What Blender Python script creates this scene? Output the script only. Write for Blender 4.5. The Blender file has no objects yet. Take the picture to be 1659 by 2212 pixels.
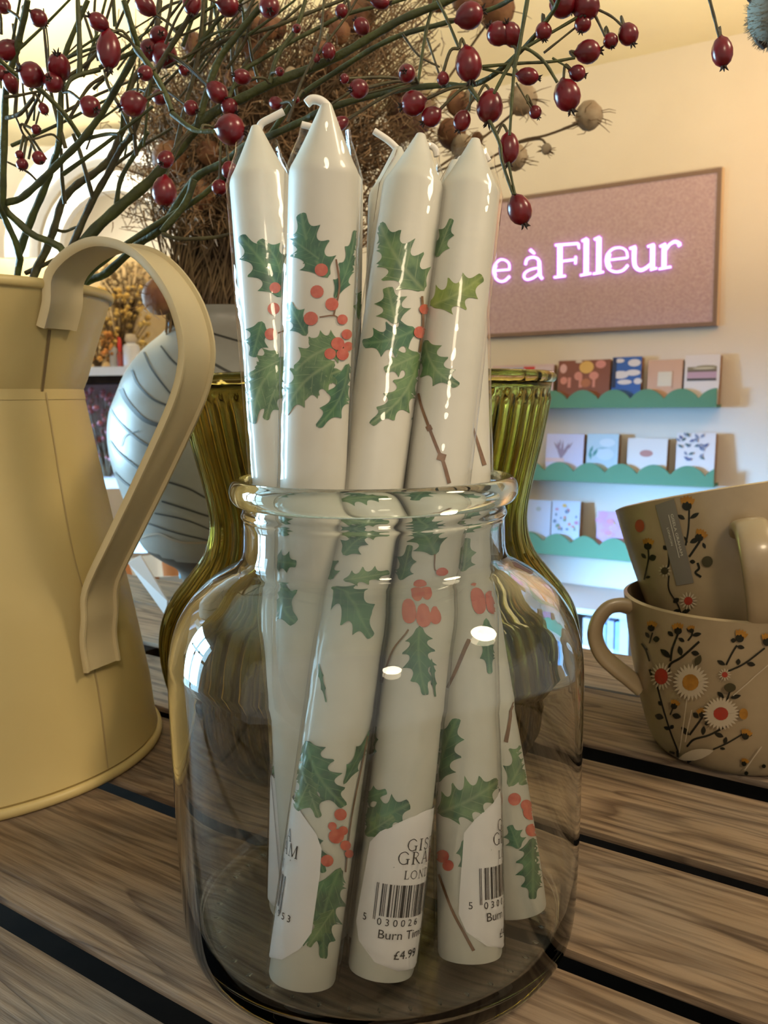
import bpy, bmesh, math, random
from mathutils import Vector, Matrix, Quaternion
from mathutils.bvhtree import BVHTree
from mathutils.geometry import tessellate_polygon

random.seed(7)
scene = bpy.context.scene
COL = scene.collection

# ------------------------------------------------------------------ camera
F, W_PX, H_PX = 1900.0, 1659.0, 2212.0
CAM_H = 0.184                                   # camera height above the table top (z = 0)
PITCH = math.atan((1106 - 855) / F)
ROLL = math.radians(0.8)
_r0 = Vector((1, 0, 0)); FWD = Vector((0, math.cos(PITCH), -math.sin(PITCH))); _u0 = Vector((0, math.sin(PITCH), math.cos(PITCH)))
RIGHT = _r0 * math.cos(ROLL) - _u0 * math.sin(ROLL)
UP = _u0 * math.cos(ROLL) + _r0 * math.sin(ROLL)
EYE = Vector((0, 0, CAM_H))
cam_d = bpy.data.cameras.new('camera'); cam = bpy.data.objects.new('camera', cam_d); COL.objects.link(cam)
cam_d.sensor_fit = 'VERTICAL'; cam_d.sensor_height = 36.0; cam_d.lens = 36.0 * F / H_PX
cam_d.clip_start = 0.01; cam_d.clip_end = 50
cam_d.dof.use_dof = True; cam_d.dof.focus_distance = 0.30; cam_d.dof.aperture_fstop = 30.9 / 1.0
m = Matrix.Identity(4)
for i in range(3):
    m[i][0] = RIGHT[i]; m[i][1] = UP[i]; m[i][2] = -FWD[i]; m[i][3] = EYE[i]
cam.matrix_world = m
scene.camera = cam

# ------------------------------------------------------------------ light
scene.view_settings.view_transform = 'Standard'; scene.view_settings.look = 'None'
scene.view_settings.gamma = 1.0; scene.view_settings.use_curve_mapping = False
scene.view_settings.exposure = 0.80
world = bpy.data.worlds.new('shop'); scene.world = world; world.use_nodes = True
world.node_tree.nodes['Background'].inputs[0].default_value = (1.0, 0.92, 0.79, 1)
world.node_tree.nodes['Background'].inputs[1].default_value = 0.31

def area(name, loc, target, size, power, color, size_y=None, shape='RECTANGLE', spread=180):
    d = bpy.data.lights.new(name, 'AREA'); d.energy = power; d.color = color
    d.shape = shape; d.spread = math.radians(spread); d.size = size; d.size_y = size_y or size
    o = bpy.data.objects.new(name, d); COL.objects.link(o); o.location = loc
    o.rotation_euler = (Vector(target) - Vector(loc)).to_track_quat('-Z', 'Y').to_euler()
    return o
# daylight entering through the shop window on the left, then an added blue fill
area('window_daylight', (-2.45, 1.55, 0.30), (0.0, 0.29, 0.14), 1.25, 40, (0.44, 0.76, 1.0), 1.25, spread=100)
area('low_blue_fill', (-2.45, 2.72, -0.15), (0.62, 3.30, -0.82), 0.6, 27, (0.24, 0.55, 1.0), 0.9, spread=34)  # unseen blue lamp added to tint the lower wall
# warm ceiling spots out of frame, and unseen fill lamps added to brighten
area('ceiling_lamp_warm', (1.62, 2.25, 1.15), (1.45, 2.75, 0.45), 0.22, 3.0, (1.0, 0.34, 0.04), shape='DISK')
area('wall_fill', (0.60, 1.85, 1.10), (0.85, 3.0, 0.30), 0.30, 2.0, (1.0, 0.72, 0.50), shape='DISK')  # unseen fill added to warm the upper wall
area('side_fill', (0.95, 0.15, 1.05), (0.05, 0.42, 0.10), 0.30, 5.2, (1.0, 0.80, 0.54), shape='DISK')  # unseen fill added to brighten the table's right side and the jug
area('ceiling_lamp_front', (0.22, -1.05, 1.0), (0.05, 0.40, 0.12), 0.26, 3.8, (1.0, 0.80, 0.55), shape='DISK')
area('ceiling_lamp_back', (-1.3, 3.2, 1.0), (-1.3, 4.0, 0.9), 0.5, 9, (1.0, 0.92, 0.70), shape='DISK')
area('ceiling_fill_left', (-1.35, 2.3, 0.45), (-1.0, 2.6, 1.4), 0.35, 13, (1.0, 0.88, 0.56), shape='DISK', spread=120)  # unseen lamp added to brighten the left part of the ceiling
area('ceiling_fill_right', (1.15, 1.45, 0.25), (0.95, 2.3, 1.25), 0.30, 4.2, (1.0, 0.84, 0.50), shape='DISK', spread=85)  # unseen lamp added to brighten the right part of the ceiling
scene.cycles.max_bounces = 9; scene.cycles.transmission_bounces = 9; scene.cycles.transparent_max_bounces = 12
scene.cycles.diffuse_bounces = 2; scene.cycles.glossy_bounces = 3; scene.cycles.adaptive_threshold = 0.1; scene.cycles.use_light_tree = False; scene.cycles.caustics_reflective = False
scene.cycles.sample_clamp_indirect = 4.0

# ------------------------------------------------------------------ helpers
def ray(x, y):
    return FWD + RIGHT * ((x - 829.5) / F) - UP * ((y - 1106) / F)
def at(x, y, Y):
    d = ray(x, y); return EYE + d * (Y / d.y)
def onz(x, y, z=0.0):
    d = ray(x, y); return EYE + d * ((z - CAM_H) / d.z)
def onplane(x, y, p, n):
    d = ray(x, y); return EYE + d * ((p - EYE).dot(n) / d.dot(n))

def tag(o, label=None, cat=None, group=None, kind=None):
    if label: o['label'] = label
    if cat: o['category'] = cat
    if group: o['group'] = group
    if kind: o['kind'] = kind
    return o
def thing(name, label, cat, loc=(0, 0, 0), group=None):
    o = bpy.data.objects.new(name, None); COL.objects.link(o); o.location = loc
    o.empty_display_size = 0.02
    return tag(o, label, cat, group)
def root_loc(p):
    v = Vector((0, 0, 0))
    while p is not None:
        v += p.location; p = p.parent
    return v
def obj(name, verts, faces, mat, parent=None, smooth=40, mats=None, fmat=None, uv=None, loc=None):
    """one mesh object from world-space vertices; loc = origin of a top-level mesh"""
    off = root_loc(parent) if parent else (Vector(loc) if loc is not None else Vector((0, 0, 0)))
    me = bpy.data.meshes.new(name)
    me.from_pydata([tuple(Vector(v) - off) for v in verts], [], faces)
    for mt in (mats or [mat]): me.materials.append(mt)
    if fmat:
        for p, k in zip(me.polygons, fmat): p.material_index = k
    if uv:
        lay = me.uv_layers.new(name='UVMap')
        for lp in me.loops: lay.data[lp.index].uv = uv[lp.vertex_index]
    if smooth:
        me.polygons.foreach_set('use_smooth', [True] * len(me.polygons))
        me.update()
        me.set_sharp_from_angle(angle=math.radians(smooth))
    me.update()
    o = bpy.data.objects.new(name, me); COL.objects.link(o)
    if parent: o.parent = parent
    elif loc is not None: o.location = off
    return o
def bvh(verts, faces):
    return BVHTree.FromPolygons([tuple(v) for v in verts], faces)

def lathe(profile, c=(0, 0, 0), n=64, axis=None, close=False, rib=None):
    """profile [(r, z)] spun round the z axis (or the given axis matrix)"""
    vs, fs = [], []
    for (r, z) in profile:
        for k in range(n):
            a = 2 * math.pi * k / n
            rr = r * (1 + rib(a, z)) if rib else r
            v = Vector((rr * math.cos(a), rr * math.sin(a), z))
            vs.append((axis @ v) if axis else v + Vector(c))
    m_ = len(profile)
    for i in range(m_ - (0 if close else 1)):
        for k in range(n):
            a0 = i * n + k; a1 = i * n + (k + 1) % n; j = (i + 1) % m_
            b0 = j * n + k; b1 = j * n + (k + 1) % n
            fs.append((a0, a1, b1, b0))
    return vs, fs
def tube(path, radii, n=8, cap=True, squash=1.0):
    path = [Vector(p) for p in path]
    if not isinstance(radii, (list, tuple)): radii = [radii] * len(path)
    vs, fs = [], []
    t0 = (path[1] - path[0]).normalized()
    nrm = t0.orthogonal().normalized()
    for i, p in enumerate(path):
        if i == 0: t = (path[1] - path[0])
        elif i == len(path) - 1: t = (path[-1] - path[-2])
        else: t = (path[i + 1] - path[i - 1])
        t.normalize()
        nrm = (nrm - t * nrm.dot(t)).normalized(); b = t.cross(nrm)
        for k in range(n):
            a = 2 * math.pi * k / n
            vs.append(p + (nrm * math.cos(a) + b * math.sin(a) * squash) * radii[i])
    for i in range(len(path) - 1):
        for k in range(n):
            fs.append((i * n + k, i * n + (k + 1) % n, (i + 1) * n + (k + 1) % n, (i + 1) * n + k))
    if cap:
        fs.append(tuple(range(n - 1, -1, -1))); fs.append(tuple((len(path) - 1) * n + k for k in range(n)))
    return vs, fs
def join(parts):
    vs, fs = [], []
    for v, f in parts:
        o = len(vs); vs += list(v); fs += [tuple(i + o for i in q) for q in f]
    return vs, fs
def spline(pts, per=6):
    """Catmull-Rom through the points (any dimension)"""
    P = [tuple(p) for p in pts]; P = [tuple(2 * a - b for a, b in zip(P[0], P[1]))] + P + [tuple(2 * a - b for a, b in zip(P[-1], P[-2]))]
    out = []
    for i in range(1, len(P) - 2):
        for k in range(per):
            t = k / per
            out.append(tuple(0.5 * ((2 * b) + (-a + c) * t + (2 * a - 5 * b + 4 * c - d) * t * t + (-a + 3 * b - 3 * c + d) * t ** 3)
                             for a, b, c, d in zip(P[i - 1], P[i], P[i + 1], P[i + 2])))
    out.append(P[-2]); return out
def box(o, ex, ey, ez, lx, ly, lz):
    """box with corner o and edge vectors ex*lx, ey*ly, ez*lz"""
    vs = []
    for k in (0, 1):
        for j in (0, 1):
            for i in (0, 1): vs.append(Vector(o) + ex * (lx * i) + ey * (ly * j) + ez * (lz * k))
    fs = [(0, 2, 3, 1), (4, 5, 7, 6), (0, 1, 5, 4), (2, 6, 7, 3), (0, 4, 6, 2), (1, 3, 7, 5)]
    return vs, fs
def bevel_box(lx, ly, lz, bev=0.002, seg=2):
    bm = bmesh.new(); bmesh.ops.create_cube(bm, size=1.0)
    bmesh.ops.scale(bm, vec=(lx, ly, lz), verts=bm.verts)
    bmesh.ops.bevel(bm, geom=list(bm.edges), offset=bev, segments=seg, affect='EDGES', profile=0.6)
    vs = [v.co.copy() for v in bm.verts]; bm.verts.index_update(); fs = [tuple(v.index for v in f.verts) for f in bm.faces]
    bm.free(); return vs, fs
def prism(poly, n, depth):
    """3D polygon (list of Vectors) extruded along n by depth"""
    k = len(poly); vs = [Vector(p) for p in poly] + [Vector(p) + n * depth for p in poly]
    fs = []
    for tri in tessellate_polygon([[Vector(p) for p in poly]]):
        fs.append(tuple(tri)); fs.append(tuple(i + k for i in reversed(tri)))
    for i in range(k): fs.append((i, (i + 1) % k, (i + 1) % k + k, i + k))
    return vs, fs

# ------------------------------------------------------------------ materials
def mat(name, color, rough=0.6, metal=0.0, spec=0.5, coat=0.0, coat_r=0.1, vary=None, scale=40, bump=0, bump_scale=200, emis=None, emis_s=0, sss=0, two=None):
    """principled; vary = second colour mixed by noise; bump = bump strength"""
    M = bpy.data.materials.new(name); M.use_nodes = True; nt = M.node_tree; b = nt.nodes['Principled BSDF']
    b.inputs['Base Color'].default_value = (*color, 1); b.inputs['Roughness'].default_value = rough
    b.inputs['Metallic'].default_value = metal; b.inputs['Specular IOR Level'].default_value = spec
    b.inputs['Coat Weight'].default_value = coat; b.inputs['Coat Roughness'].default_value = coat_r
    if sss:
        b.inputs['Subsurface Weight'].default_value = sss; b.inputs['Subsurface Radius'].default_value = (0.004, 0.003, 0.002); b.inputs['Subsurface Scale'].default_value = 1.0
    if emis:
        b.inputs['Emission Color'].default_value = (*emis, 1); b.inputs['Emission Strength'].default_value = emis_s
    tc = nt.nodes.new('ShaderNodeTexCoord')
    if vary:
        n = nt.nodes.new('ShaderNodeTexNoise'); n.inputs['Scale'].default_value = scale; n.inputs['Detail'].default_value = 4
        nt.links.new(tc.outputs['Object'], n.inputs['Vector'])
        r = nt.nodes.new('ShaderNodeValToRGB'); r.color_ramp.elements[0].position = 0.35; r.color_ramp.elements[1].position = 0.65
        r.color_ramp.elements[0].color = (*color, 1); r.color_ramp.elements[1].color = (*vary, 1)
        nt.links.new(n.outputs['Fac'], r.inputs['Fac']); nt.links.new(r.outputs['Color'], b.inputs['Base Color'])
    if bump:
        n2 = nt.nodes.new('ShaderNodeTexNoise'); n2.inputs['Scale'].default_value = bump_scale; n2.inputs['Detail'].default_value = 3
        nt.links.new(tc.outputs['Object'], n2.inputs['Vector'])
        bp = nt.nodes.new('ShaderNodeBump'); bp.inputs['Strength'].default_value = bump; bp.inputs['Distance'].default_value = 0.002
        nt.links.new(n2.outputs['Fac'], bp.inputs['Height']); nt.links.new(bp.outputs['Normal'], b.inputs['Normal'])
    return M
def emission(name, color, s):
    M = bpy.data.materials.new(name); M.use_nodes = True; nt = M.node_tree; nt.nodes.clear()
    e = nt.nodes.new('ShaderNodeEmission'); e.inputs[0].default_value = (*color, 1); e.inputs[1].default_value = s
    o = nt.nodes.new('ShaderNodeOutputMaterial'); nt.links.new(e.outputs[0], o.inputs[0])
    M.cycles.emission_sampling = 'NONE'; return M
def thin_glass(name, tint, ior=1.5, rough=0.0, bump=0.0, bscale=60):
    """thin-walled clear glass: straight transmission plus Fresnel reflection"""
    M = bpy.data.materials.new(name); M.use_nodes = True; nt = M.node_tree; nt.nodes.clear()
    tr = nt.nodes.new('ShaderNodeBsdfTransparent'); tr.inputs[0].default_value = (*tint, 1)
    gl = nt.nodes.new('ShaderNodeBsdfGlossy'); gl.inputs['Roughness'].default_value = rough
    lw_ = nt.nodes.new('ShaderNodeLayerWeight'); lw_.inputs[0].default_value = 0.5
    pw = nt.nodes.new('ShaderNodeMath'); pw.operation = 'POWER'; pw.inputs[1].default_value = 5.0; nt.links.new(lw_.outputs['Facing'], pw.inputs[0])
    r0 = ((ior - 1) / (ior + 1)) ** 2
    fr = nt.nodes.new('ShaderNodeMath'); fr.operation = 'MULTIPLY_ADD'; fr.inputs[1].default_value = 1 - r0; fr.inputs[2].default_value = r0; nt.links.new(pw.outputs[0], fr.inputs[0])
    mx = nt.nodes.new('ShaderNodeMixShader'); out = nt.nodes.new('ShaderNodeOutputMaterial')
    nt.links.new(fr.outputs[0], mx.inputs[0]); nt.links.new(tr.outputs[0], mx.inputs[1]); nt.links.new(gl.outputs[0], mx.inputs[2])
    nt.links.new(mx.outputs[0], out.inputs[0])
    if bump:
        tc = nt.nodes.new('ShaderNodeTexCoord'); n2 = nt.nodes.new('ShaderNodeTexNoise'); n2.inputs['Scale'].default_value = bscale
        nt.links.new(tc.outputs['Object'], n2.inputs['Vector'])
        bp = nt.nodes.new('ShaderNodeBump'); bp.inputs['Strength'].default_value = bump; bp.inputs['Distance'].default_value = 0.002
        nt.links.new(n2.outputs['Fac'], bp.inputs['Height']); nt.links.new(bp.outputs['Normal'], gl.inputs['Normal'])
    return M
def solid_glass(name, color, ior=1.48, rough=0.0):
    M = bpy.data.materials.new(name); M.use_nodes = True; nt = M.node_tree; nt.nodes.clear()
    g = nt.nodes.new('ShaderNodeBsdfGlass'); g.inputs['Color'].default_value = (*color, 1); g.inputs['IOR'].default_value = ior; g.inputs['Roughness'].default_value = rough
    o = nt.nodes.new('ShaderNodeOutputMaterial'); nt.links.new(g.outputs[0], o.inputs[0]); return M
def wood_mat(name, dark, light, grey):
    M = bpy.data.materials.new(name); M.use_nodes = True; nt = M.node_tree; b = nt.nodes['Principled BSDF']; N = nt.nodes.new; L = nt.links.new
    tc = N('ShaderNodeTexCoord'); oi = N('ShaderNodeObjectInfo')
    add = N('ShaderNodeVectorMath'); add.operation = 'ADD'
    mul = N('ShaderNodeVectorMath'); mul.operation = 'SCALE'; mul.inputs['Scale'].default_value = 7.0
    cv = N('ShaderNodeCombineXYZ'); L(oi.outputs['Random'], cv.inputs[0]); L(oi.outputs['Random'], cv.inputs[1])
    L(cv.outputs[0], mul.inputs[0]); L(tc.outputs['Object'], add.inputs[0]); L(mul.outputs[0], add.inputs[1])
    mp = N('ShaderNodeMapping'); mp.inputs['Scale'].default_value = (4.0, 34.0, 34.0); L(add.outputs[0], mp.inputs[0])
    big = N('ShaderNodeTexNoise'); big.inputs['Scale'].default_value = 1.0; big.inputs['Detail'].default_value = 2; big.inputs['Distortion'].default_value = 0.6; L(mp.outputs[0], big.inputs['Vector'])
    rings = N('ShaderNodeMath'); rings.operation = 'MULTIPLY'; rings.inputs[1].default_value = 7.0; L(big.outputs['Fac'], rings.inputs[0])
    fr = N('ShaderNodeMath'); fr.operation = 'FRACT'; L(rings.outputs[0], fr.inputs[0])
    r1 = N('ShaderNodeValToRGB'); e = r1.color_ramp.elements; e[0].position = 0.0; e[0].color = (*dark, 1); e[1].position = 0.45; e[1].color = (*light, 1)
    e2 = r1.color_ramp.elements.new(0.92); e2.color = (light[0] * .8, light[1] * .8, light[2] * .8, 1); e3 = r1.color_ramp.elements.new(1.0); e3.color = (*dark, 1)
    L(fr.outputs[0], r1.inputs['Fac'])
    mp2 = N('ShaderNodeMapping'); mp2.inputs['Scale'].default_value = (22.0, 420.0, 420.0); L(add.outputs[0], mp2.inputs[0])
    fib = N('ShaderNodeTexNoise'); fib.inputs['Scale'].default_value = 1.0; fib.inputs['Detail'].default_value = 4; L(mp2.outputs[0], fib.inputs['Vector'])
    wx = N('ShaderNodeTexNoise'); wx.inputs['Scale'].default_value = 16.0; wx.inputs['Detail'].default_value = 5; L(add.outputs[0], wx.inputs['Vector'])
    rw = N('ShaderNodeValToRGB'); rw.color_ramp.elements[0].position = 0.42; rw.color_ramp.elements[1].position = 0.68
    L(wx.outputs['Fac'], rw.inputs['Fac'])
    m1 = N('ShaderNodeMixRGB'); m1.inputs[2].default_value = (*grey, 1); L(r1.outputs['Color'], m1.inputs[1])
    sc = N('ShaderNodeMath'); sc.operation = 'MULTIPLY'; sc.inputs[1].default_value = 0.6; L(rw.outputs['Color'], sc.inputs[0]); L(sc.outputs[0], m1.inputs[0])
    m2 = N('ShaderNodeMixRGB'); m2.blend_type = 'MULTIPLY'; m2.inputs[0].default_value = 0.8; L(m1.outputs[0], m2.inputs[1])
    rf = N('ShaderNodeValToRGB'); rf.color_ramp.elements[0].position = 0.30; rf.color_ramp.elements[0].color = (.35, .3, .27, 1); rf.color_ramp.elements[1].position = 0.55; L(fib.outputs['Fac'], rf.inputs['Fac']); L(rf.outputs['Color'], m2.inputs[2])
    L(m2.outputs[0], b.inputs['Base Color']); b.inputs['Roughness'].default_value = 0.72; b.inputs['Specular IOR Level'].default_value = 0.3
    bp = N('ShaderNodeBump'); bp.inputs['Strength'].default_value = 0.55; bp.inputs['Distance'].default_value = 0.0015
    ad = N('ShaderNodeMath'); ad.operation = 'ADD'; L(fib.outputs['Fac'], ad.inputs[0]); L(r1.outputs['Color'], ad.inputs[1]); L(ad.outputs[0], bp.inputs['Height']); L(bp.outputs['Normal'], b.inputs['Normal'])
    return M
def leaf_mat(name, dark, light, edge):
    """printed watercolour leaf: UV.x across (0.5 = midrib), UV.y along"""
    M = bpy.data.materials.new(name); M.use_nodes = True; nt = M.node_tree; b = nt.nodes['Principled BSDF']; N = nt.nodes.new; L = nt.links.new
    uv = N('ShaderNodeUVMap'); tc = N('ShaderNodeTexCoord'); sx = N('ShaderNodeSeparateXYZ'); L(uv.outputs[0], sx.inputs[0])
    n = N('ShaderNodeTexNoise'); n.inputs['Scale'].default_value = 170; n.inputs['Detail'].default_value = 5; L(tc.outputs['Object'], n.inputs['Vector'])
    r = N('ShaderNodeValToRGB'); r.color_ramp.elements[0].position = 0.36; r.color_ramp.elements[0].color = (*dark, 1); r.color_ramp.elements[1].position = 0.66; r.color_ramp.elements[1].color = (*light, 1); L(n.outputs['Fac'], r.inputs['Fac'])
    d = N('ShaderNodeMath'); d.operation = 'SUBTRACT'; d.inputs[1].default_value = 0.5; L(sx.outputs[0], d.inputs[0])
    ab = N('ShaderNodeMath'); ab.operation = 'ABSOLUTE'; L(d.outputs[0], ab.inputs[0])
    # side veins: stripes of (along - 0.5*across)
    k = N('ShaderNodeMath'); k.operation = 'MULTIPLY_ADD'; k.inputs[1].default_value = -0.75; L(ab.outputs[0], k.inputs[0]); L(sx.outputs[1], k.inputs[2])
    k2 = N('ShaderNodeMath'); k2.operation = 'MULTIPLY'; k2.inputs[1].default_value = 6.0; L(k.outputs[0], k2.inputs[0])
    f = N('ShaderNodeMath'); f.operation = 'FRACT'; L(k2.outputs[0], f.inputs[0])
    rv = N('ShaderNodeValToRGB'); rv.color_ramp.elements[0].position = 0.0; rv.color_ramp.elements[0].color = (1, 1, 1, 1); rv.color_ramp.elements[1].position = 0.14; rv.color_ramp.elements[1].color = (0, 0, 0, 1); L(f.outputs[0], rv.inputs['Fac'])
    rm = N('ShaderNodeValToRGB'); rm.color_ramp.elements[0].position = 0.0; rm.color_ramp.elements[0].color = (1, 1, 1, 1); rm.color_ramp.elements[1].position = 0.05; rm.color_ramp.elements[1].color = (0, 0, 0, 1); L(ab.outputs[0], rm.inputs['Fac'])
    mx = N('ShaderNodeMath'); mx.operation = 'MAXIMUM'; L(rv.outputs['Color'], mx.inputs[0]); L(rm.outputs['Color'], mx.inputs[1])
    ms = N('ShaderNodeMath'); ms.operation = 'MULTIPLY'; ms.inputs[1].default_value = 0.45; L(mx.outputs[0], ms.inputs[0])
    mix = N('ShaderNodeMixRGB'); mix.inputs[2].default_value = (*edge, 1); L(ms.outputs[0], mix.inputs[0]); L(r.outputs['Color'], mix.inputs[1])
    L(mix.outputs[0], b.inputs['Base Color']); b.inputs['Roughness'].default_value = 0.4; b.inputs['Coat Weight'].default_value = 0.5; b.inputs['Coat Roughness'].default_value = 0.08
    return M
def pale(c): return c

M_wall = mat('warm_white_plaster', (0.68, 0.62, 0.54), 0.9, bump=0.25, bump_scale=60, vary=(0.65, 0.59, 0.51), scale=3)
M_ceil = mat('cream_ceiling_paint', (0.86, 0.76, 0.52), 0.9, bump=0.5, bump_scale=25, vary=(0.82, 0.72, 0.50), scale=4)
M_floor = mat('dark_floor_boards', (0.10, 0.07, 0.05), 0.7, vary=(0.07, 0.05, 0.035), scale=5)
M_wood = wood_mat('weathered_plank_wood', (0.120, 0.072, 0.040), (0.33, 0.22, 0.132), (0.25, 0.20, 0.155))
M_wood_dark = mat('dark_timber', (0.014, 0.009, 0.006), 0.95, spec=0.05, vary=(0.022, 0.014, 0.009), scale=30)  # near-black, chosen so the gaps between table planks look dark
M_wax = mat('white_candle_wax', (0.66, 0.63, 0.54), 0.45, coat=0.35, coat_r=0.06, vary=(0.63, 0.60, 0.51), scale=90)
M_wick = mat('waxed_wick', (0.82, 0.77, 0.69), 0.5)
M_leaf = [leaf_mat('holly_green_deep', (0.020, 0.085, 0.045), (0.075, 0.20, 0.085), (0.22, 0.36, 0.16)),
          leaf_mat('holly_green_mid', (0.045, 0.115, 0.045), (0.16, 0.27, 0.10), (0.34, 0.42, 0.20)),
          leaf_mat('holly_green_lime', (0.10, 0.165, 0.025), (0.25, 0.32, 0.05), (0.36, 0.42, 0.12))]
M_berry = mat('printed_red_berry', (0.52, 0.085, 0.05), 0.4, coat=0.5, coat_r=0.08, vary=(0.62, 0.15, 0.09), scale=400)
M_twig = mat('printed_brown_twig', (0.23, 0.115, 0.05), 0.4, coat=0.5, coat_r=0.08, vary=(0.17, 0.08, 0.035), scale=400)
M_label = mat('white_paper_label', (0.88, 0.82, 0.80), 0.75)
M_ink = mat('black_print_ink', (0.02, 0.018, 0.02), 0.6)
M_jar = solid_glass('clear_jar_glass', (0.982, 0.995, 0.985), 1.46)
M_jar_rim = solid_glass('thick_rim_glass', (0.95, 0.985, 0.965), 1.46)
M_sleeve = thin_glass('clear_cellophane', (0.995, 0.995, 0.995), 1.42, rough=0.03, bump=0.35, bscale=90)
M_olive = solid_glass('olive_vase_glass', (0.73, 0.685, 0.44), 1.48)
M_jug = mat('cream_enamel_metal', (0.64, 0.50, 0.225), 0.42, spec=0.45, vary=(0.59, 0.455, 0.195), scale=14, bump=0.08, bump_scale=15)
M_jug_handle = mat('cream_enamel_strap', (0.66, 0.545, 0.32), 0.42, spec=0.45, vary=(0.61, 0.50, 0.29), scale=20)
M_seam = mat('dark_jug_seam', (0.22, 0.15, 0.07), 0.6)  # dark brown seam line on the jug collar
M_stem = mat('rosehip_green_stem', (0.085, 0.095, 0.022), 0.55, vary=(0.05, 0.055, 0.018), scale=120, bump=0.3, bump_scale=500)
M_stem2 = mat('rosehip_brown_stem', (0.060, 0.045, 0.022), 0.6, vary=(0.10, 0.085, 0.03), scale=120, bump=0.3, bump_scale=500)
M_hip = mat('rosehip_red_skin', (0.20, 0.004, 0.011), 0.28, spec=0.6, vary=(0.085, 0.003, 0.006), scale=0.9)
M_calyx = mat('rosehip_dry_calyx', (0.030, 0.016, 0.010), 0.8)
M_dry = mat('dried_straw_stems', (0.20, 0.125, 0.055), 0.8, vary=(0.085, 0.05, 0.025), scale=30)
M_dry2 = mat('dried_fine_tendrils', (0.30, 0.17, 0.075), 0.8, vary=(0.16, 0.09, 0.04), scale=20)
M_pod = mat('dried_papery_pod', (0.30, 0.14, 0.055), 0.7, vary=(0.18, 0.065, 0.03), scale=60, bump=0.5, bump_scale=150)
M_pod2 = mat('dried_pale_pod', (0.50, 0.38, 0.24), 0.7, vary=(0.36, 0.24, 0.13), scale=60, bump=0.5, bump_scale=150)
M_grey = mat('grey_ceramic_glaze', (0.27, 0.255, 0.225), 0.38, spec=0.5, vary=(0.20, 0.185, 0.16), scale=14)
M_groove = mat('dark_glaze_line', (0.03, 0.028, 0.022), 0.5)
M_clay = mat('brown_unglazed_clay', (0.075, 0.050, 0.030), 0.6, vary=(0.05, 0.035, 0.02), scale=20)
M_mug = mat('speckled_stoneware', (0.40, 0.30, 0.175), 0.3, coat=0.35, coat_r=0.12, vary=(0.35, 0.26, 0.15), scale=60)
M_dkprint = mat('mug_black_green_print', (0.016, 0.016, 0.010), 0.35)
M_olprint = mat('mug_olive_print', (0.06, 0.05, 0.022), 0.35)
M_yelprint = mat('mug_ochre_print', (0.46, 0.21, 0.03), 0.35, vary=(0.34, 0.15, 0.022), scale=300)
M_redprint = mat('mug_red_print', (0.42, 0.04, 0.022), 0.35, vary=(0.34, 0.05, 0.03), scale=300)
M_whprint = mat('mug_white_print', (0.56, 0.46, 0.32), 0.35)
M_sticker = mat('grey_price_sticker', (0.21, 0.185, 0.15), 0.5)
M_sticktext = mat('white_sticker_ink', (0.75, 0.68, 0.56), 0.5)
M_pink = mat('pink_textured_panel', (0.50, 0.375, 0.42), 0.85, vary=(0.42, 0.295, 0.34), scale=110, bump=1.0, bump_scale=130)
M_signframe = mat('brown_sign_frame', (0.20, 0.13, 0.10), 0.7)
M_signside = mat('bare_sign_side', (0.62, 0.46, 0.30), 0.8)
M_letter = emission('lit_letter_face', (1.0, 0.90, 1.0), 1.7)
M_letter_edge = emission('lit_letter_edge', (0.72, 0.10, 1.0), 1.0)
M_green = mat('sage_green_ledge', (0.085, 0.225, 0.13), 0.7)
M_card_side = mat('kraft_card_edges', (0.34, 0.20, 0.10), 0.8, vary=(0.24, 0.13, 0.06), scale=60)
M_cream = mat('cream_card', (0.72, 0.66, 0.56), 0.8)
_pc = {}
def paint(c, rough=0.7):
    k = tuple(round(x, 3) for x in c)
    if k not in _pc: _pc[k] = mat('printed_colour', c, rough)
    return _pc[k]

# ------------------------------------------------------------------ the room
WA = math.radians(-32.6)
WU = Vector((math.cos(WA), math.sin(WA), 0)); WN = Vector((math.sin(WA), -math.cos(WA), 0)); WZ = Vector((0, 0, 1))  # along the wall, out of the wall, up
WALL_D = 3.2
W0 = -WN * WALL_D                                   # foot point of the wall plane
def wall(px, py, off=0.0): return onplane(px, py, W0 + WN * off, WN)
def wuz(p): return (p - W0).dot(WU), p.z
def wpt(u, z, off): return W0 + WU * u + WZ * z + WN * off
CEIL_Z = wall(1659, 60).z
FLOOR_Z = -0.75
uc = wuz(wall(500, 700))[0]                         # corner with the back wall
cor = wpt(uc, 0, 0)
def slab(name, a, b, z0, z1, thick, nrm, m_):
    ex = (b - a); ln = ex.length; ex.normalize()
    v, f = box(Vector((a.x, a.y, z0)), ex, -nrm, WZ, ln, thick, z1 - z0)
    o = obj(name, v, f, m_, smooth=0); o['kind'] = 'structure'; return o
slab('wall_right', wpt(uc, 0, 0), wpt(2.6, 0, 0), FLOOR_Z, CEIL_Z, 0.1, WN, M_wall)
bl = Vector((-2.6, 4.15, 0)); bn = Vector((0, -1, 0)); bx = (cor - bl); bn = Vector((bx.y, -bx.x, 0)).normalized()
slab('wall_back', bl, Vector((cor.x, cor.y, 0)), FLOOR_Z, CEIL_Z, 0.1, bn, M_wall)
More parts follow.
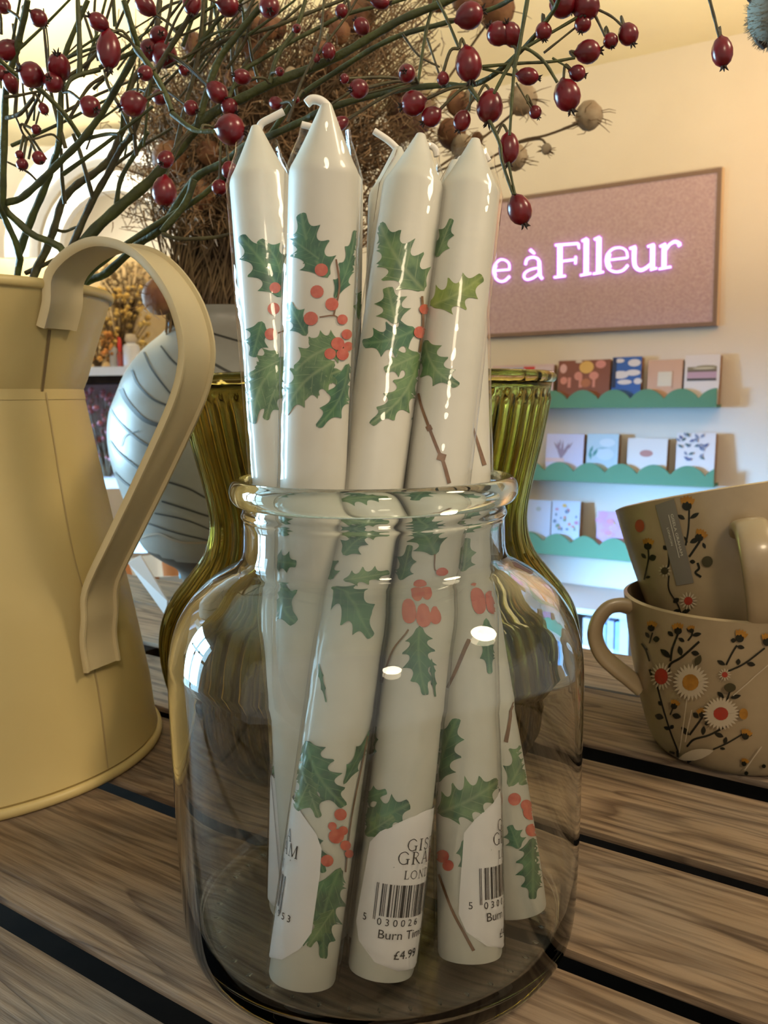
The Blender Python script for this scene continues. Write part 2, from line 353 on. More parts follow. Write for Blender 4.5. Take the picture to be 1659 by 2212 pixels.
# left wall with a window opening
wl_x = -2.6
def lw(name, y0, y1, z0, z1):
    v, f = box(Vector((wl_x - 0.1, y0, z0)), Vector((1, 0, 0)), Vector((0, 1, 0)), WZ, 0.1, y1 - y0, z1 - z0); return v, f
WY0, WY1, WZ0, WZ1 = 0.85, 2.25, -0.40, 1.00
v, f = join([lw('', -0.6, WY0, FLOOR_Z, CEIL_Z), lw('', WY1, 4.15, FLOOR_Z, CEIL_Z), lw('', WY0, WY1, FLOOR_Z, WZ0), lw('', WY0, WY1, WZ1, CEIL_Z)])
o = obj('wall_left', v, f, M_wall, smooth=0); o['kind'] = 'structure'
M_winframe = mat('white_window_paint', (0.7, 0.7, 0.68), 0.5)
wf = thing('window_1', None, None, (wl_x, (WY0 + WY1) / 2, WZ0)); wf['kind'] = 'structure'
X_, Y_ = Vector((1, 0, 0)), Vector((0, 1, 0))
fr = []
for (y0, y1, z0, z1) in ((WY0, WY1, WZ0, WZ0 + .06), (WY0, WY1, WZ1 - .06, WZ1), (WY0, WY0 + .06, WZ0, WZ1), (WY1 - .06, WY1, WZ0, WZ1)):
    fr.append(box(Vector((wl_x + 0.16, y0, z0)), X_, Y_, WZ, 0.05, y1 - y0, z1 - z0))
v, f = join(fr); obj('window_frame', v, f, M_winframe, wf, smooth=0)
for yy in (0.33, 0.67):
    v, f = box(Vector((wl_x + .17, WY0 + (WY1 - WY0) * yy - .03, WZ0)), X_, Y_, WZ, .04, .06, WZ1 - WZ0); obj('mullion', v, f, M_winframe, wf, smooth=0)
v, f = box(Vector((wl_x + .17, WY0, (WZ0 + WZ1) / 2 + .1)), X_, Y_, WZ, .04, WY1 - WY0, .06); obj('transom', v, f, M_winframe, wf, smooth=0)
dr = thing('added_door_1', None, None, (wl_x, 2.72, FLOOR_Z)); dr['kind'] = 'structure'  # unseen door added to go with the blue lamp; no opening cut
for (y0, y1, z0, z1) in ((2.40, 2.46, FLOOR_Z, .42), (2.98, 3.04, FLOOR_Z, .42), (2.46, 2.98, .36, .42), (2.46, 2.98, FLOOR_Z, FLOOR_Z + .14)):
    v, f = box(Vector((wl_x + .001, y0, z0)), X_, Y_, WZ, .05, y1 - y0, z1 - z0); obj('added_door_frame', v, f, M_winframe, dr, smooth=0)
v, f = box(Vector((wl_x + .012, 2.46, FLOOR_Z + .14)), X_, Y_, WZ, .012, .52, .36 - FLOOR_Z - .14); obj('added_door_pane', v, f, mat('opaque_blue_pane', (.5, .62, .75), .1), dr, smooth=0)  # opaque blue colour in place of sky light; solid wall behind
e1 = wpt(2.6, 0, 0)
pts = [Vector((-2.7, -0.6, CEIL_Z)), Vector((e1.x + .2, -0.6, CEIL_Z)), Vector((e1.x + .2, e1.y, CEIL_Z)), wpt(uc, CEIL_Z, -.1), Vector((-2.7, 4.3, CEIL_Z))]
v, f = prism(pts, WZ, 0.05); o = obj('ceiling', v, f, M_ceil, smooth=0); o['kind'] = 'structure'
pts = [Vector((p.x, p.y, FLOOR_Z)) for p in pts]; pts[0].y = pts[1].y = -1.6
v, f = prism(pts, -WZ, 0.05); o = obj('floor', v, f, M_floor, smooth=0); o['kind'] = 'structure'
# ------------------------------------------------------------------ the plank table
PA = math.radians(-35.5)
PU = Vector((math.cos(PA), math.sin(PA), 0)); PV = Vector((-math.sin(PA), math.cos(PA), 0))   # along / across the planks
table = thing('slatted_table', 'rough weathered slatted wooden table under the jar, jug and mugs', 'table', (0, 0.4, FLOOR_Z))
edges = [(-0.115, -0.027), (-0.017, 0.0655), (0.0755, 0.1560), (0.1665, 0.2455), (0.2560, 0.3262), (0.3370, 0.4055), (0.4270, 0.5090), (0.5125, 0.5900)]
TH = 0.0036
plank_cache = {}
for i, (a, b) in enumerate(edges):
    wd = round(b - a, 4); Lp = 1.7
    me = plank_cache.get(wd)
    if me is None:
        v, f = bevel_box(Lp, wd, TH, 0.0011, 2)
        o = obj('plank', v, f, M_wood, None, smooth=30); me = plank_cache[wd] = o.data
    else:
        o = bpy.data.objects.new('plank', me); COL.objects.link(o)
    o.parent = table
    p = PU * (-0.02 + 0.01 * (i % 3)) + PV * ((a + b) / 2) + Vector((0.0, 0.0, -TH / 2))
    o.location = p - table.location; o.rotation_euler = (0, 0, PA)
for s in (-0.55, 0.12, 0.72):
    c = PU * s + PV * 0.24
    v, f = box(c - PU * 0.03 - PV * 0.36 + Vector((0, 0, -0.075)), PU, PV, WZ, 0.06, 0.71, 0.0712); obj('cross_rail', v, f, M_wood_dark, table, smooth=0)
for s in (-0.75, 0.72):
    for t in (-0.08, 0.52):
        c = PU * s + PV * t
        v, f = box(c - PU * .03 - PV * .03 + Vector((0, 0, FLOOR_Z)), PU, PV, WZ, .06, .06, -FLOOR_Z - .075); obj('table_leg', v, f, M_wood_dark, table, smooth=0)
v, f = box(PU * -0.83 + PV * -0.10 + Vector((0, 0, -0.16)), PU, PV, WZ, 1.62, 0.68, 0.012); obj('gap_backing_sheet', v, f, M_wood_dark, table, smooth=0)  # unseen dark sheet added so the plank gaps look black
v, f = box(PU * -0.83 + PV * 0.572 + Vector((0, 0, -0.148)), PU, PV, WZ, 1.62, 0.012, 0.1435); obj('gap_backing_board', v, f, M_wood_dark, table, smooth=0)  # unseen board added to keep the lit floor out of the gaps

# ------------------------------------------------------------------ glass jar
JC = Vector((-0.0033, 0.2875, 0.0))
jar = thing('glass_jar', 'large clear glass jar with a wide rolled rim, holding the candles', 'jar', JC)
outer = spline([(0.0, 0.0012), (0.03, 0.0010), (0.055, 0.0008), (0.0625, 0.0030), (0.0660, 0.0095), (0.0672, 0.022), (0.0679, 0.045), (0.0684, 0.075), (0.0685, 0.094), (0.0676, 0.1035), (0.0650, 0.1120), (0.0605, 0.1190), (0.0545, 0.1248), (0.0480, 0.1288), (0.0448, 0.1308), (0.0432, 0.1340), (0.0428, 0.1400), (0.0428, 0.1445), (0.0435, 0.1462), (0.0429, 0.1480), (0.0429, 0.1500)], 4)
inner = spline([(0.0413, 0.1500), (0.0411, 0.1400), (0.0415, 0.1330), (0.0440, 0.1285), (0.0530, 0.1222), (0.0588, 0.1170), (0.0630, 0.1105), (0.0656, 0.1025), (0.0664, 0.094), (0.0664, 0.060), (0.0655, 0.025), (0.0630, 0.0115), (0.0570, 0.0085), (0.03, 0.0080), (0.0, 0.0080)], 4)
prof = [(max(r, 1e-5), z) for r, z in outer] + [(max(r, 1e-5), z) for r, z in inner]
v, f = lathe(prof, JC, 96); obj('body', v, f, M_jar, jar, smooth=50)
rp = []
for k in range(20):
    a = 2 * math.pi * k / 20
    rp.append((0.04395 + 0.00305 * math.cos(a), 0.1540 + 0.0042 * math.sin(a)))
v, f = lathe(rp, JC, 128, close=True); obj('rolled_rim', v, f, M_jar_rim, jar, smooth=80)
# little foot studs moulded round the base
for k in range(40):
    a = 2 * math.pi * k / 40
    c = JC + Vector((0.0565 * math.cos(a), 0.0565 * math.sin(a), 0.0089))
    v, f = tube([c - Vector((math.cos(a), math.sin(a), 0)) * .0012, c, c + Vector((math.cos(a), math.sin(a), 0)) * .0012], [0.0002, 0.0006, 0.0002], 6)
    obj('base_stud', v, f, M_jar_rim, jar, smooth=60)

# ------------------------------------------------------------------ candles with printed holly
CR = 0.0101
class Decals:
    """collects printed patches lying on one surface"""
    def __init__(s, tree, base=0.00012, each=False): s.tree = tree; s.b = base; s.k = 0; s.bins = {}; s.each = each
    def cast(s, x, y):
        d = ray(x, y).normalized(); h = s.tree.ray_cast(EYE, d)
        if h[0] is None: return None
        n = h[1]
        if n.dot(d) > 0: n = -n
        if -n.dot(d) < 0.06: return None
        return h[0] + n * (s.b + s.k * 0.000012)
    def patch(s, key, grid, uvs=None):
        s.k += 1
        vs, fs, mi, uv = s.bins.setdefault((key[0], s.k if s.each else 0), ([], [], [], []))
        R, C = len(grid), len(grid[0]); idx = {}
        for i in range(R):
            for j in range(C):
                p = s.cast(*grid[i][j])
                if p is not None:
                    idx[i, j] = len(vs); vs.append(p); uv.append(uvs[i][j] if uvs else (j / max(1, C - 1), i / max(1, R - 1)))
        for i in range(R - 1):
            for j in range(C - 1):
                q = [idx.get(t) for t in ((i, j), (i, j + 1), (i + 1, j + 1), (i + 1, j))]
                if None not in q: fs.append(tuple(q)); mi.append(key[1])
    def leaf(s, base, tip, w, m_=0, n=4, bend=0.0, part='holly_leaf', spiny=True):
        bx_, by = base; tx, ty = tip; dx, dy = tx - bx_, ty - by; L = math.hypot(dx, dy) or 1; ux, uy = dx / L, dy / L; vx, vy = -uy, ux
        S = 42; grid, uvs = [], []
        for i in range(S + 1):
            t = i / S
            if spiny:
                env = (math.sin(math.pi * min(1, t ** 0.9)) ** 0.62) * (1 - 0.25 * t)
                ph = (t * n + 0.15) % 1.0
                sc = 0.50 + 0.52 * (abs(2 * ph - 1) ** 2.4)
                half = w / 2 * max(0.03, env * sc) if 0 < i < S else 0.5
                lead = 0.045 * L * (abs(2 * ph - 1) ** 2.4)
            else:
                half = w / 2 * max(0.02, math.sin(math.pi * t) ** 0.8); lead = 0
            c = bend * L * math.sin(math.pi * t)
            row, ru = [], []
            for j in range(-3, 4):
                e = j / 3
                row.append((bx_ + ux * (t * L + lead * abs(e) ** 3) + vx * (c + e * half), by + uy * (t * L + lead * abs(e) ** 3) + vy * (c + e * half))); ru.append((0.5 + 0.5 * e * half / (w / 2), t))
            grid.append(row); uvs.append(ru)
        s.patch((part, m_), grid, uvs)
    def disc(s, c, r, m_=0, part='berry', ry=None):
        grid = []
        for i in range(5):
            rr = r * i / 4 if i else 0.01
            grid.append([(c[0] + rr * math.cos(2 * math.pi * k / 14), c[1] + rr * (ry or r) / r * math.sin(2 * math.pi * k / 14)) for k in range(15)])
        s.patch((part, m_), grid)
    def stroke(s, pts, w, m_=0, part='twig', per=5):
        P = spline(pts, per); grid = []
        if not isinstance(w, (list, tuple)): w = [w, w]
        for i, p in enumerate(P):
            a = P[max(0, i - 1)]; b = P[min(len(P) - 1, i + 1)]; dx, dy = b[0] - a[0], b[1] - a[1]; L = math.hypot(dx, dy) or 1
            ww = (w[0] + (w[1] - w[0]) * i / (len(P) - 1)) / 2
            grid.append([(p[0] - dy / L * ww * e, p[1] + dx / L * ww * e) for e in (-1, 0, 1)])
        s.patch((part, m_), grid)
    def flower(s, c, r, centre, m_petal, m_c, n=16, petal_part='daisies', squash=1.0, ang=0):
        for k in range(n):
            a = ang + 2 * math.pi * k / n
            s.leaf((c[0] + centre * .7 * math.cos(a), c[1] + centre * .7 * math.sin(a) * squash), (c[0] + r * math.cos(a), c[1] + r * math.sin(a) * squash), r * 0.17, m_petal, part=petal_part, spiny=False)
        s.disc(c, centre, m_c, petal_part, ry=centre * squash)
    def build(s, parent, mats):
        for (key, _), (vs, fs, mi, uv) in s.bins.items():
            if fs:
                o = obj(key, vs, fs, None, parent, smooth=60, mats=mats[key], fmat=mi, uv=uv)
                if key == 'print': o['kind'] = 'stuff'

def text_mesh(txt, size, shear=0.0):
    """flat text as (verts2d, faces), origin at its left baseline"""
    cu = bpy.data.curves.new('t', 'FONT'); cu.body = txt; cu.size = size; cu.shear = shear; cu.resolution_u = 3
    ob = bpy.data.objects.new('t', cu); COL.objects.link(ob)
    dg = bpy.context.evaluated_depsgraph_get(); me = ob.evaluated_get(dg).to_mesh()
    vs = [(p.co.x, p.co.y) for p in me.vertices]; fs = [tuple(p.vertices) for p in me.polygons]
    ob.evaluated_get(dg).to_mesh_clear(); bpy.data.objects.remove(ob); bpy.data.curves.remove(cu)
    return vs, fs
GLY = {  # capitals of a thin roman face in a unit cap height: (width, strokes[(points, w0, w1)])
 'G': (.98, [([(.82, .80), (.62, .97), (.42, .98), (.18, .82), (.08, .5), (.18, .18), (.42, .02), (.66, .05), (.80, .14)], .07, .07), ([(.12, .70), (.08, .5), (.12, .30)], .10, .10), ([(.80, .02), (.80, .42)], .11, .11), ([(.64, .42), (.95, .42)], .05, .05)]),
 'I': (.46, [([(.23, 0), (.23, 1)], .12, .12), ([(.06, .02), (.40, .02)], .05, .05), ([(.06, .98), (.40, .98)], .05, .05)]),
 'S': (.70, [([(.56, .80), (.44, .96), (.26, .95), (.14, .78), (.24, .60), (.46, .46), (.58, .28), (.48, .06), (.26, .03), (.10, .20)], .08, .08)]),
 'E': (.76, [([(.20, 0), (.20, 1)], .12, .12), ([(.06, .97), (.64, .97)], .06, .06), ([(.20, .52), (.54, .52)], .05, .05), ([(.06, .03), (.68, .03)], .06, .06), ([(.63, .97), (.63, .82)], .05, .05), ([(.67, .03), (.67, .2)], .05, .05)]),
 'L': (.70, [([(.20, 0), (.20, 1)], .12, .12), ([(.06, .98), (.36, .98)], .05, .05), ([(.06, .03), (.62, .03)], .06, .06), ([(.61, .03), (.61, .22)], .05, .05)]),
 'A': (.94, [([(.12, 0), (.46, 1.0)], .05, .06), ([(.46, 1.0), (.82, 0)], .12, .12), ([(.24, .34), (.68, .34)], .05, .05), ([(.02, .02), (.26, .02)], .05, .05), ([(.66, .02), (.94, .02)], .05, .05)]),
 'R': (.86, [([(.20, 0), (.20, 1)], .12, .12), ([(.06, .98), (.42, .97), (.62, .78), (.42, .54), (.20, .53)], .06, .06), ([(.38, .53), (.62, .20), (.84, .02)], .10, .08), ([(.06, .02), (.36, .02)], .05, .05)]),
 'H': (1.0, [([(.20, 0), (.20, 1)], .12, .12), ([(.78, 0), (.78, 1)], .12, .12), ([(.20, .52), (.78, .52)], .05, .05), ([(.05, .02), (.36, .02)], .05, .05), ([(.05, .98), (.36, .98)], .05, .05), ([(.62, .02), (.94, .02)], .05, .05), ([(.62, .98), (.94, .98)], .05, .05)]),
 'M': (1.14, [([(.16, 0), (.20, 1)], .05, .05), ([(.20, 1), (.56, .04)], .12, .10), ([(.56, .04), (.92, 1)], .05, .05), ([(.92, 1), (.96, 0)], .12, .12), ([(.04, .02), (.28, .02)], .05, .05), ([(.82, .02), (1.1, .02)], .05, .05)]),
 'O': (1.0, [([(.48, .98), (.20, .84), (.09, .5), (.20, .16), (.48, .02), (.76, .16), (.88, .5), (.76, .84), (.48, .98)], .08, .08)]),
 'N': (1.0, [([(.18, 0), (.18, 1)], .05, .05), ([(.18, 1), (.80, .02)], .12, .12), ([(.80, 0), (.80, 1)], .05, .05), ([(.04, .02), (.32, .02)], .05, .05), ([(.66, .98), (.94, .98)], .05, .05)]),
 'D': (.98, [([(.20, 0), (.20, 1)], .12, .12), ([(.06, .98), (.44, .97), (.74, .82), (.86, .5), (.74, .18), (.44, .03), (.06, .02)], .07, .07)]),
}
def roman(txt, cap, x=0.0, y=0.0, track=.10):
    """upright roman capitals; cap = cap height"""
    vs, fs = [], []
    for chx in txt:
        w, st = GLY[chx]
        for pts, w0, w1 in st:
            P = spline(pts, 4) if len(pts) > 2 else pts
            for i, p in enumerate(P):
                a = P[max(0, i - 1)]; b = P[min(len(P) - 1, i + 1)]; dx, dy = b[0] - a[0], b[1] - a[1]; L = math.hypot(dx, dy) or 1
                ww = (w0 + (w1 - w0) * i / (len(P) - 1)) / 2
                for e in (-1, 1): vs.append((x + cap * (p[0] - dy / L * ww * e), y + cap * (p[1] + dx / L * ww * e)))
                if i: k = len(vs); fs.append((k - 4, k - 3, k - 1, k - 2))
        x += cap * (w + track)
    return vs, fs
def serif_text(txt, size, x=0.0, y=0.0):
    v, f = text_mesh(txt, size); return [(a + x, b + y) for a, b in v], f
def rect2(x0, y0, x1, y1): return [(x0, y0), (x1, y0), (x1, y1), (x0, y1)], [(0, 1, 2, 3)]

CANDLES = dict(
    c1=dict(top=(562, 392, 0.302), rim=(-0.0330, 0.2885), wick=[(560, 278), (566, 266), (588, 254), (613, 241)], wr=.0012,
            label='leftmost candle, white dinner candle with holly print, wick bent to the right'),
    c2=dict(top=(700, 372, 0.264), rim=(-0.0219, 0.2720), wick=[(712, 252), (708, 232), (692, 218), (674, 215), (662, 224)], wr=.0013,
            label='tallest white candle with hooked wick and red berry print, second from left'),
    c3=dict(top=(722, 395, 0.318), rim=(-0.0185, 0.3040), wick=[(700, 285), (676, 275), (652, 269)], wr=.0012,
            label='white candle hidden behind the tallest one, only its wick and right edge showing'),
    c4=dict(top=(857, 425, 0.326), rim=(0.0020, 0.3030), wick=[(868, 338), (858, 322), (838, 303), (808, 283)], wr=.0012,
            label='narrow strip of white candle in the middle with a long straight wick leaning left'),
    c5=dict(top=(893, 405, 0.300), bot=(-0.0268, 0.2455), wick=[(916, 318), (928, 314), (940, 322), (944, 338)], wr=.0011,
            label='front candle slanting left into the jar, large holly leaf near its folded wick'),
    c6=dict(top=(1014, 415, 0.303), bot=(-0.0030, 0.2495), wick=[(1036, 326), (1046, 330), (1056, 348)], wr=.0010,
            label='rightmost tall white candle with lime holly leaf and its barcode label facing forward'),
    c7=dict(top=(985, 450, 0.327), bot=(0.0250, 0.2560), wick=[(990, 350), (996, 342), (1002, 345)], wr=.0010,
            label='upright white candle at the right, half label at its foot, top hidden behind another'),
    c8=dict(top=(880, 452, 0.338), bot=(0.0440, 0.2800), wick=[(882, 365), (886, 352), (892, 350)], wr=.0010,
            label='white candle leaning at the back right of the jar with red berries low down'),
)
def candle_axis(c):
    T = at(*c['top'])
    if 'bot' in c: B = Vector((c['bot'][0], c['bot'][1], 0.0093))
    else:
        P = Vector((c['rim'][0], c['rim'][1], 0.157)); d = T - P; B = P - d * ((P.z - 0.0093) / d.z)
    return B, T
PRINT = dict(
    c1=dict(leaves=[((609, 642), (520, 512), 92, 0, 4, .05), ((566, 694), (546, 770), 62, 0, 3, 0), ((606, 590), (560, 520), 60, 0, 3, .1), ((600, 760), (556, 800), 60, 1, 3, 0), ((616, 800), (575, 905), 60, 1, 4, .05), ((616, 770), (547, 912), 84, 1, 4, .12), ((612, 775), (540, 812), 46, 1, 3, 0)],
            berries=[(594, 622, 12), (591, 667, 13), (585, 722, 13)], twigs=[([(600, 720), (612, 715)], 3)]),
    c2=dict(leaves=[((708, 600), (652, 463), 96, 0, 4, -.08), ((722, 645), (766, 500), 44, 0, 4, .05), ((662, 725), (624, 655), 54, 0, 3, 0), ((690, 560), (636, 520), 60, 0, 3, 0), ((735, 740), (668, 738), 56, 1, 3, 0), ((735, 800), (655, 860), 70, 1, 4, .1), ((742, 745), (640, 800), 84, 1, 4, .1), ((722, 780), (616, 892), 90, 1, 4, .1), ((752, 785), (687, 920), 66, 0, 4, -.1),
                    ((590, 1098), (622, 1152), 62, 0, 3, 0), ((592, 1212), (642, 1218), 56, 0, 3, 0), ((585, 1262), (640, 1338), 74, 0, 3, .1), ((596, 1620), (640, 1560), 60, 0, 3, 0), ((590, 1650), (632, 1700), 60, 0, 3, 0), ((590, 1800), (600, 1900), 60, 0, 3, 0)],
            berries=[(694, 583, 14), (685, 630, 14), (716, 657, 14), (672, 688, 15), (738, 690, 11), (747, 722, 11), (728, 742, 14), (712, 764, 12), (738, 765, 13), (750, 748, 10), (622, 1680, 14)], twigs=[([(690, 685), (722, 682), (738, 700)], 3), ([(725, 560), (732, 620), (720, 680)], 4)]),
    c3=dict(leaves=[((775, 690), (790, 610), 40, 1, 3, 0), ((780, 790), (800, 870), 30, 0, 3, 0)], berries=[], twigs=[]),
    c4=dict(leaves=[], berries=[], twigs=[]),
    c5=dict(leaves=[((916, 628), (822, 486), 118, 1, 5, -.06), ((856, 700), (838, 622), 80, 1, 3, 0), ((898, 712), (786, 742), 84, 0, 4, -.06), ((906, 765), (832, 800), 66, 1, 4, 0), ((905, 778), (803, 914), 74, 1, 5, -.1), ((908, 842), (887, 940), 15, 0, 3, 0),
                    ((735, 1112), (838, 1132), 84, 1, 4, .05), ((742, 1200), (792, 1140), 60, 0, 3, 0), ((716, 1262), (694, 1178), 62, 0, 4, 0), ((742, 1262), (838, 1238), 54, 1, 4, 0), ((718, 1282), (800, 1368), 84, 0, 4, -.08), ((690, 1430), (706, 1512), 12, 0, 3, 0),
                    ((662, 1600), (742, 1735), 96, 0, 5, .08), ((650, 1648), (690, 1760), 60, 1, 4, 0), ((742, 1690), (800, 1580), 30, 0, 3, 0), ((735, 1870), (700, 2064), 86, 0, 5, .08), ((692, 2012), (632, 2036), 30, 0, 3, 0), ((668, 1790), (700, 1880), 46, 0, 3, 0), ((640, 1750), (668, 1690), 50, 1, 3, 0), ((720, 1960), (668, 2040), 50, 1, 4, 0), ((700, 1900), (660, 1990), 50, 0, 4, 0)],
            berries=[(915, 668, 11), (905, 718, 13), (735, 1755, 13), (726, 1802, 16), (745, 1822, 11), (707, 1855, 13), (740, 1790, 10), (718, 1780, 9), (752, 1840, 9)], twigs=[([(910, 640), (912, 700), (905, 760)], 5), ([(792, 1590), (758, 1760), (745, 1880)], 3)]),
    c6=dict(leaves=[((943, 556), (976, 474), 40, 1, 3, 0), ((930, 660), (1040, 598), 84, 2, 4, .05), ((918, 735), (988, 832), 78, 1, 4, .15),
                    ((940, 1200), (896, 1104), 92, 0, 4, 0), ((866, 1266), (886, 1180), 46, 0, 3, 0), ((905, 1345), (918, 1494), 76, 0, 5, .05), ((782, 1770), (882, 1732), 96, 0, 4, .05), ((800, 1642), (812, 1572), 24, 0, 3, 0), ((790, 1800), (850, 1760), 60, 1, 3, 0), ((775, 1725), (835, 1705), 46, 0, 3, 0), ((930, 1420), (938, 1500), 14, 0, 3, 0)],
            berries=[(908, 1276, 14), (884, 1326, 15), (914, 1332, 16), (938, 1330, 12), (953, 1240, 13), (902, 1302, 12), (922, 1300, 11)],
            twigs=[([(905, 850), (912, 880), (928, 925), (946, 972), (958, 1000), (970, 1044)], [5, 8]), ([(945, 985), (962, 990)], 16), ([(925, 920), (930, 930)], 12), ([(882, 1352), (850, 1400), (826, 1470)], 4), ([(735, 1990), (760, 2060)], 4), ([(938, 1198), (938, 1232), (953, 1235)], 3)]),
    c7=dict(leaves=[((942, 1686), (988, 1556), 84, 0, 4, -.05), ((945, 1752), (1072, 1684), 108, 1, 5, .05), ((1046, 1325), (1056, 1448), 48, 0, 4, 0), ((1000, 1810), (1010, 1895), 40, 0, 3, 0), ((985, 1150), (1040, 1080), 60, 0, 3, 0), ((1000, 1245), (1010, 1165), 50, 1, 3, 0)],
            berries=[(1032, 1304, 15), (1060, 1304, 13), (956, 1846, 14), (968, 1866, 12)],
            twigs=[([(1022, 925), (1034, 965), (1046, 1005)], [4, 9]), ([(1012, 1375), (990, 1430), (966, 1480)], [10, 6]), ([(948, 1885), (975, 1960), (1000, 2010), (1022, 2052)], [5, 7])]),
    c8=dict(leaves=[((1098, 1695), (1152, 1552), 76, 1, 4, .05), ((1120, 1690), (1175, 1640), 50, 1, 3, 0), ((1150, 1806), (1150, 1938), 80, 0, 5, 0), ((1120, 1830), (1100, 1780), 50, 0, 3, 0)],
            berries=[(1110, 1722, 14), (1146, 1750, 18), (1166, 1790, 18), (1180, 1802, 13), (1148, 1790, 14), (1135, 1735, 12)], twigs=[([(1112, 1500), (1102, 1560), (1092, 1600)], [5, 9])]),
)
def candle(key):
    c = CANDLES[key]; B, T = candle_axis(c); ax = (T - B); L = ax.length; ax.normalize()
    t = thing('dinner_candle', c['label'], 'candle', B, 'holly candles in the glass jar')
    q = Vector((0, 0, 1)).rotation_difference(ax).to_matrix().to_4x4(); A = Matrix.Translation(B) @ q
    ch = 0.0172
    prof = [(1e-5, 0), (CR - .0012, 0), (CR - .0003, .0004), (CR, .0014), (CR, L * .25), (CR, L * .5), (CR, L * .75), (CR, L - .0012), (CR * .985, L - .0002), (CR * .95, L + .0010)]
    for k in range(1, 11):
        u = k / 10; prof.append((CR * (.95 - .80 * (u ** 0.92)), L + .001 + ch * u))
    prof.append((1e-5, L + .0012 + ch))
    v, f = lathe(prof, n=56, axis=A); obj('wax_body', v, f, M_wax, t, smooth=35)
    tree = bvh(v, f)
    tip = A @ Vector((0, 0, L + ch))
    wp = [at(x, y, tip.y) for x, y in c['wick']]
    wp = spline([tip - ax * .002] + wp, 5)
    v, f = tube(wp, [c['wr'] * (1.25 if i < 3 else 1.0) for i in range(len(wp))], 10); obj('wick', v, f, M_wick, t, smooth=60)
    if key in ('c1', 'c2', 'c5', 'c6', 'c7'):      # clear wrapping
        sl = [(CR + .0011, .001), (CR + .0012, L * .3), (CR + .0010, L * .6), (CR + .0012, L - .001), (CR * .80 + .0012, L + .005), (CR * .62 + .0014, L + .009), (CR * .50 + .0020, L + .0125)]
        v, f = lathe(sl, n=40, axis=A, rib=lambda a, z: .012 * math.sin(3 * a + z * 70) + .006 * math.sin(7 * a + 2)); obj('clear_wrapping', v, f, M_sleeve, t, smooth=60)
    D = Decals(tree, each=True); P = PRINT[key]
    for lf in P['leaves']: D.leaf(*lf[:2], lf[2] * 1.16, lf[3], lf[4], lf[5])
    for tw in P['twigs']: D.stroke(tw[0], tw[1])
    for b in P['berries']: D.disc((b[0], b[1]), b[2])
    D.build(t, dict(holly_leaf=M_leaf, berry=[M_berry], twig=[M_twig]))
    return t, A, L
candle_obj = {k: candle(k) for k in CANDLES}

def wrap_label(key, px, shape, prints, off=0.0006, turn=0.0):
    """paper label bent round a candle; px = pixel of its reference point, 2D coordinates in metres right/up from there"""
    t, A, L = candle_obj[key]; d = ray(*px).normalized(); Ai = A.inverted()
    o_ = Ai @ EYE; dd = (Ai.to_3x3() @ d)
    a = dd.x ** 2 + dd.y ** 2; b = 2 * (o_.x * dd.x + o_.y * dd.y); cc = o_.x ** 2 + o_.y ** 2 - CR ** 2
    disc_ = max(0, b * b - 4 * a * cc); s = (-b - math.sqrt(disc_)) / (2 * a); h = o_ + dd * s
    th0, z0 = math.atan2(h.y, h.x) + turn, h.z
    def mp(x, y, r):
        th = th0 + x / CR; return A @ Vector((r * math.cos(th), r * math.sin(th), z0 + y))
    # label: rows of the outline
    vs, fs = [], []; NJ = 24
    for i, (x0, x1, y) in enumerate(shape):
        for j in range(NJ + 1): vs.append(mp(x0 + (x1 - x0) * j / NJ, y, CR + off))
    for i in range(len(shape) - 1):
        for j in range(NJ): fs.append((i * (NJ + 1) + j, i * (NJ + 1) + j + 1, (i + 1) * (NJ + 1) + j + 1, (i + 1) * (NJ + 1) + j))
    lab = obj('paper_label', vs, fs, M_label, t, smooth=60)
    v2, f2 = [], []
    for (v, f) in prints:
        o2 = len(v2); v2 += [mp(x, y, CR + off + .0002) for x, y in v]; f2 += [tuple(i + o2 for i in q) for q in f]
    ob = obj('label_print', v2, f2, M_ink, lab, smooth=0)
def label_prints():
    pr = []
    pr.append(roman('GISELA', .0035, -.0077, .0071)); pr.append(roman('GRAHAM', .0037, -.0100, .0031))
    pr.append(rect2(-.0108, .0019, .0108, .0022)); pr.append(roman('LONDON', .0025, -.0077, -.0012))
    x = -.0150; random.seed(11); bars = [1, 1, 2, 1, 1, 3, 1, 2, 1, 1, 4, 1, 2, 2, 1, 1, 3, 1, 1, 2, 3, 1, 1, 2, 1, 1]
    for i in range(34):
        w = bars[i % len(bars)] * .00022; g = bars[(i * 7 + 3) % len(bars)] * .00024
        y0 = -.0137 if i in (0, 1, 33, 32) else -.0124
        pr.append(rect2(x, y0, x + w, -.0030)); x += w + g
        if x > .013: break
    pr.append(serif_text('5', .0030, -.0184, -.0148)); pr.append(serif_text('0 3 0 0 2 6', .0029, -.0138, -.0150)); pr.append(serif_text('1 9 5 3', .0029, .0060, -.0150))
    pr.append(serif_text('Burn Time', .0037, -.0132, -.0188)); pr.append(serif_text('£4.99', .0036, -.0081, -.0246))
    return pr
half, hh = 0.0195, 0.0225
shape = [(-.002, .006, .0190), (-.0095, .0130, .0160), (-.0160, .0180, .0115), (-.0192, .0200, .0075), (-.0198, .0205, .0), (-.0208, .0205, -.0100), (-.0212, .0205, -.0165), (-.0190, .0180, -.0215), (-.0130, .0130, -.0260), (-.0060, .0065, -.0282), (-.001, .002, -.0286)]
wrap_label('c6', (911, 1880), shape, label_prints())
wrap_label('c5', (581, 1850), shape, label_prints(), turn=-0.42)
wrap_label('c7', (1086, 1836), shape, label_prints(), turn=0.25)
wrap_label('c2', (572, 1770), shape, [])
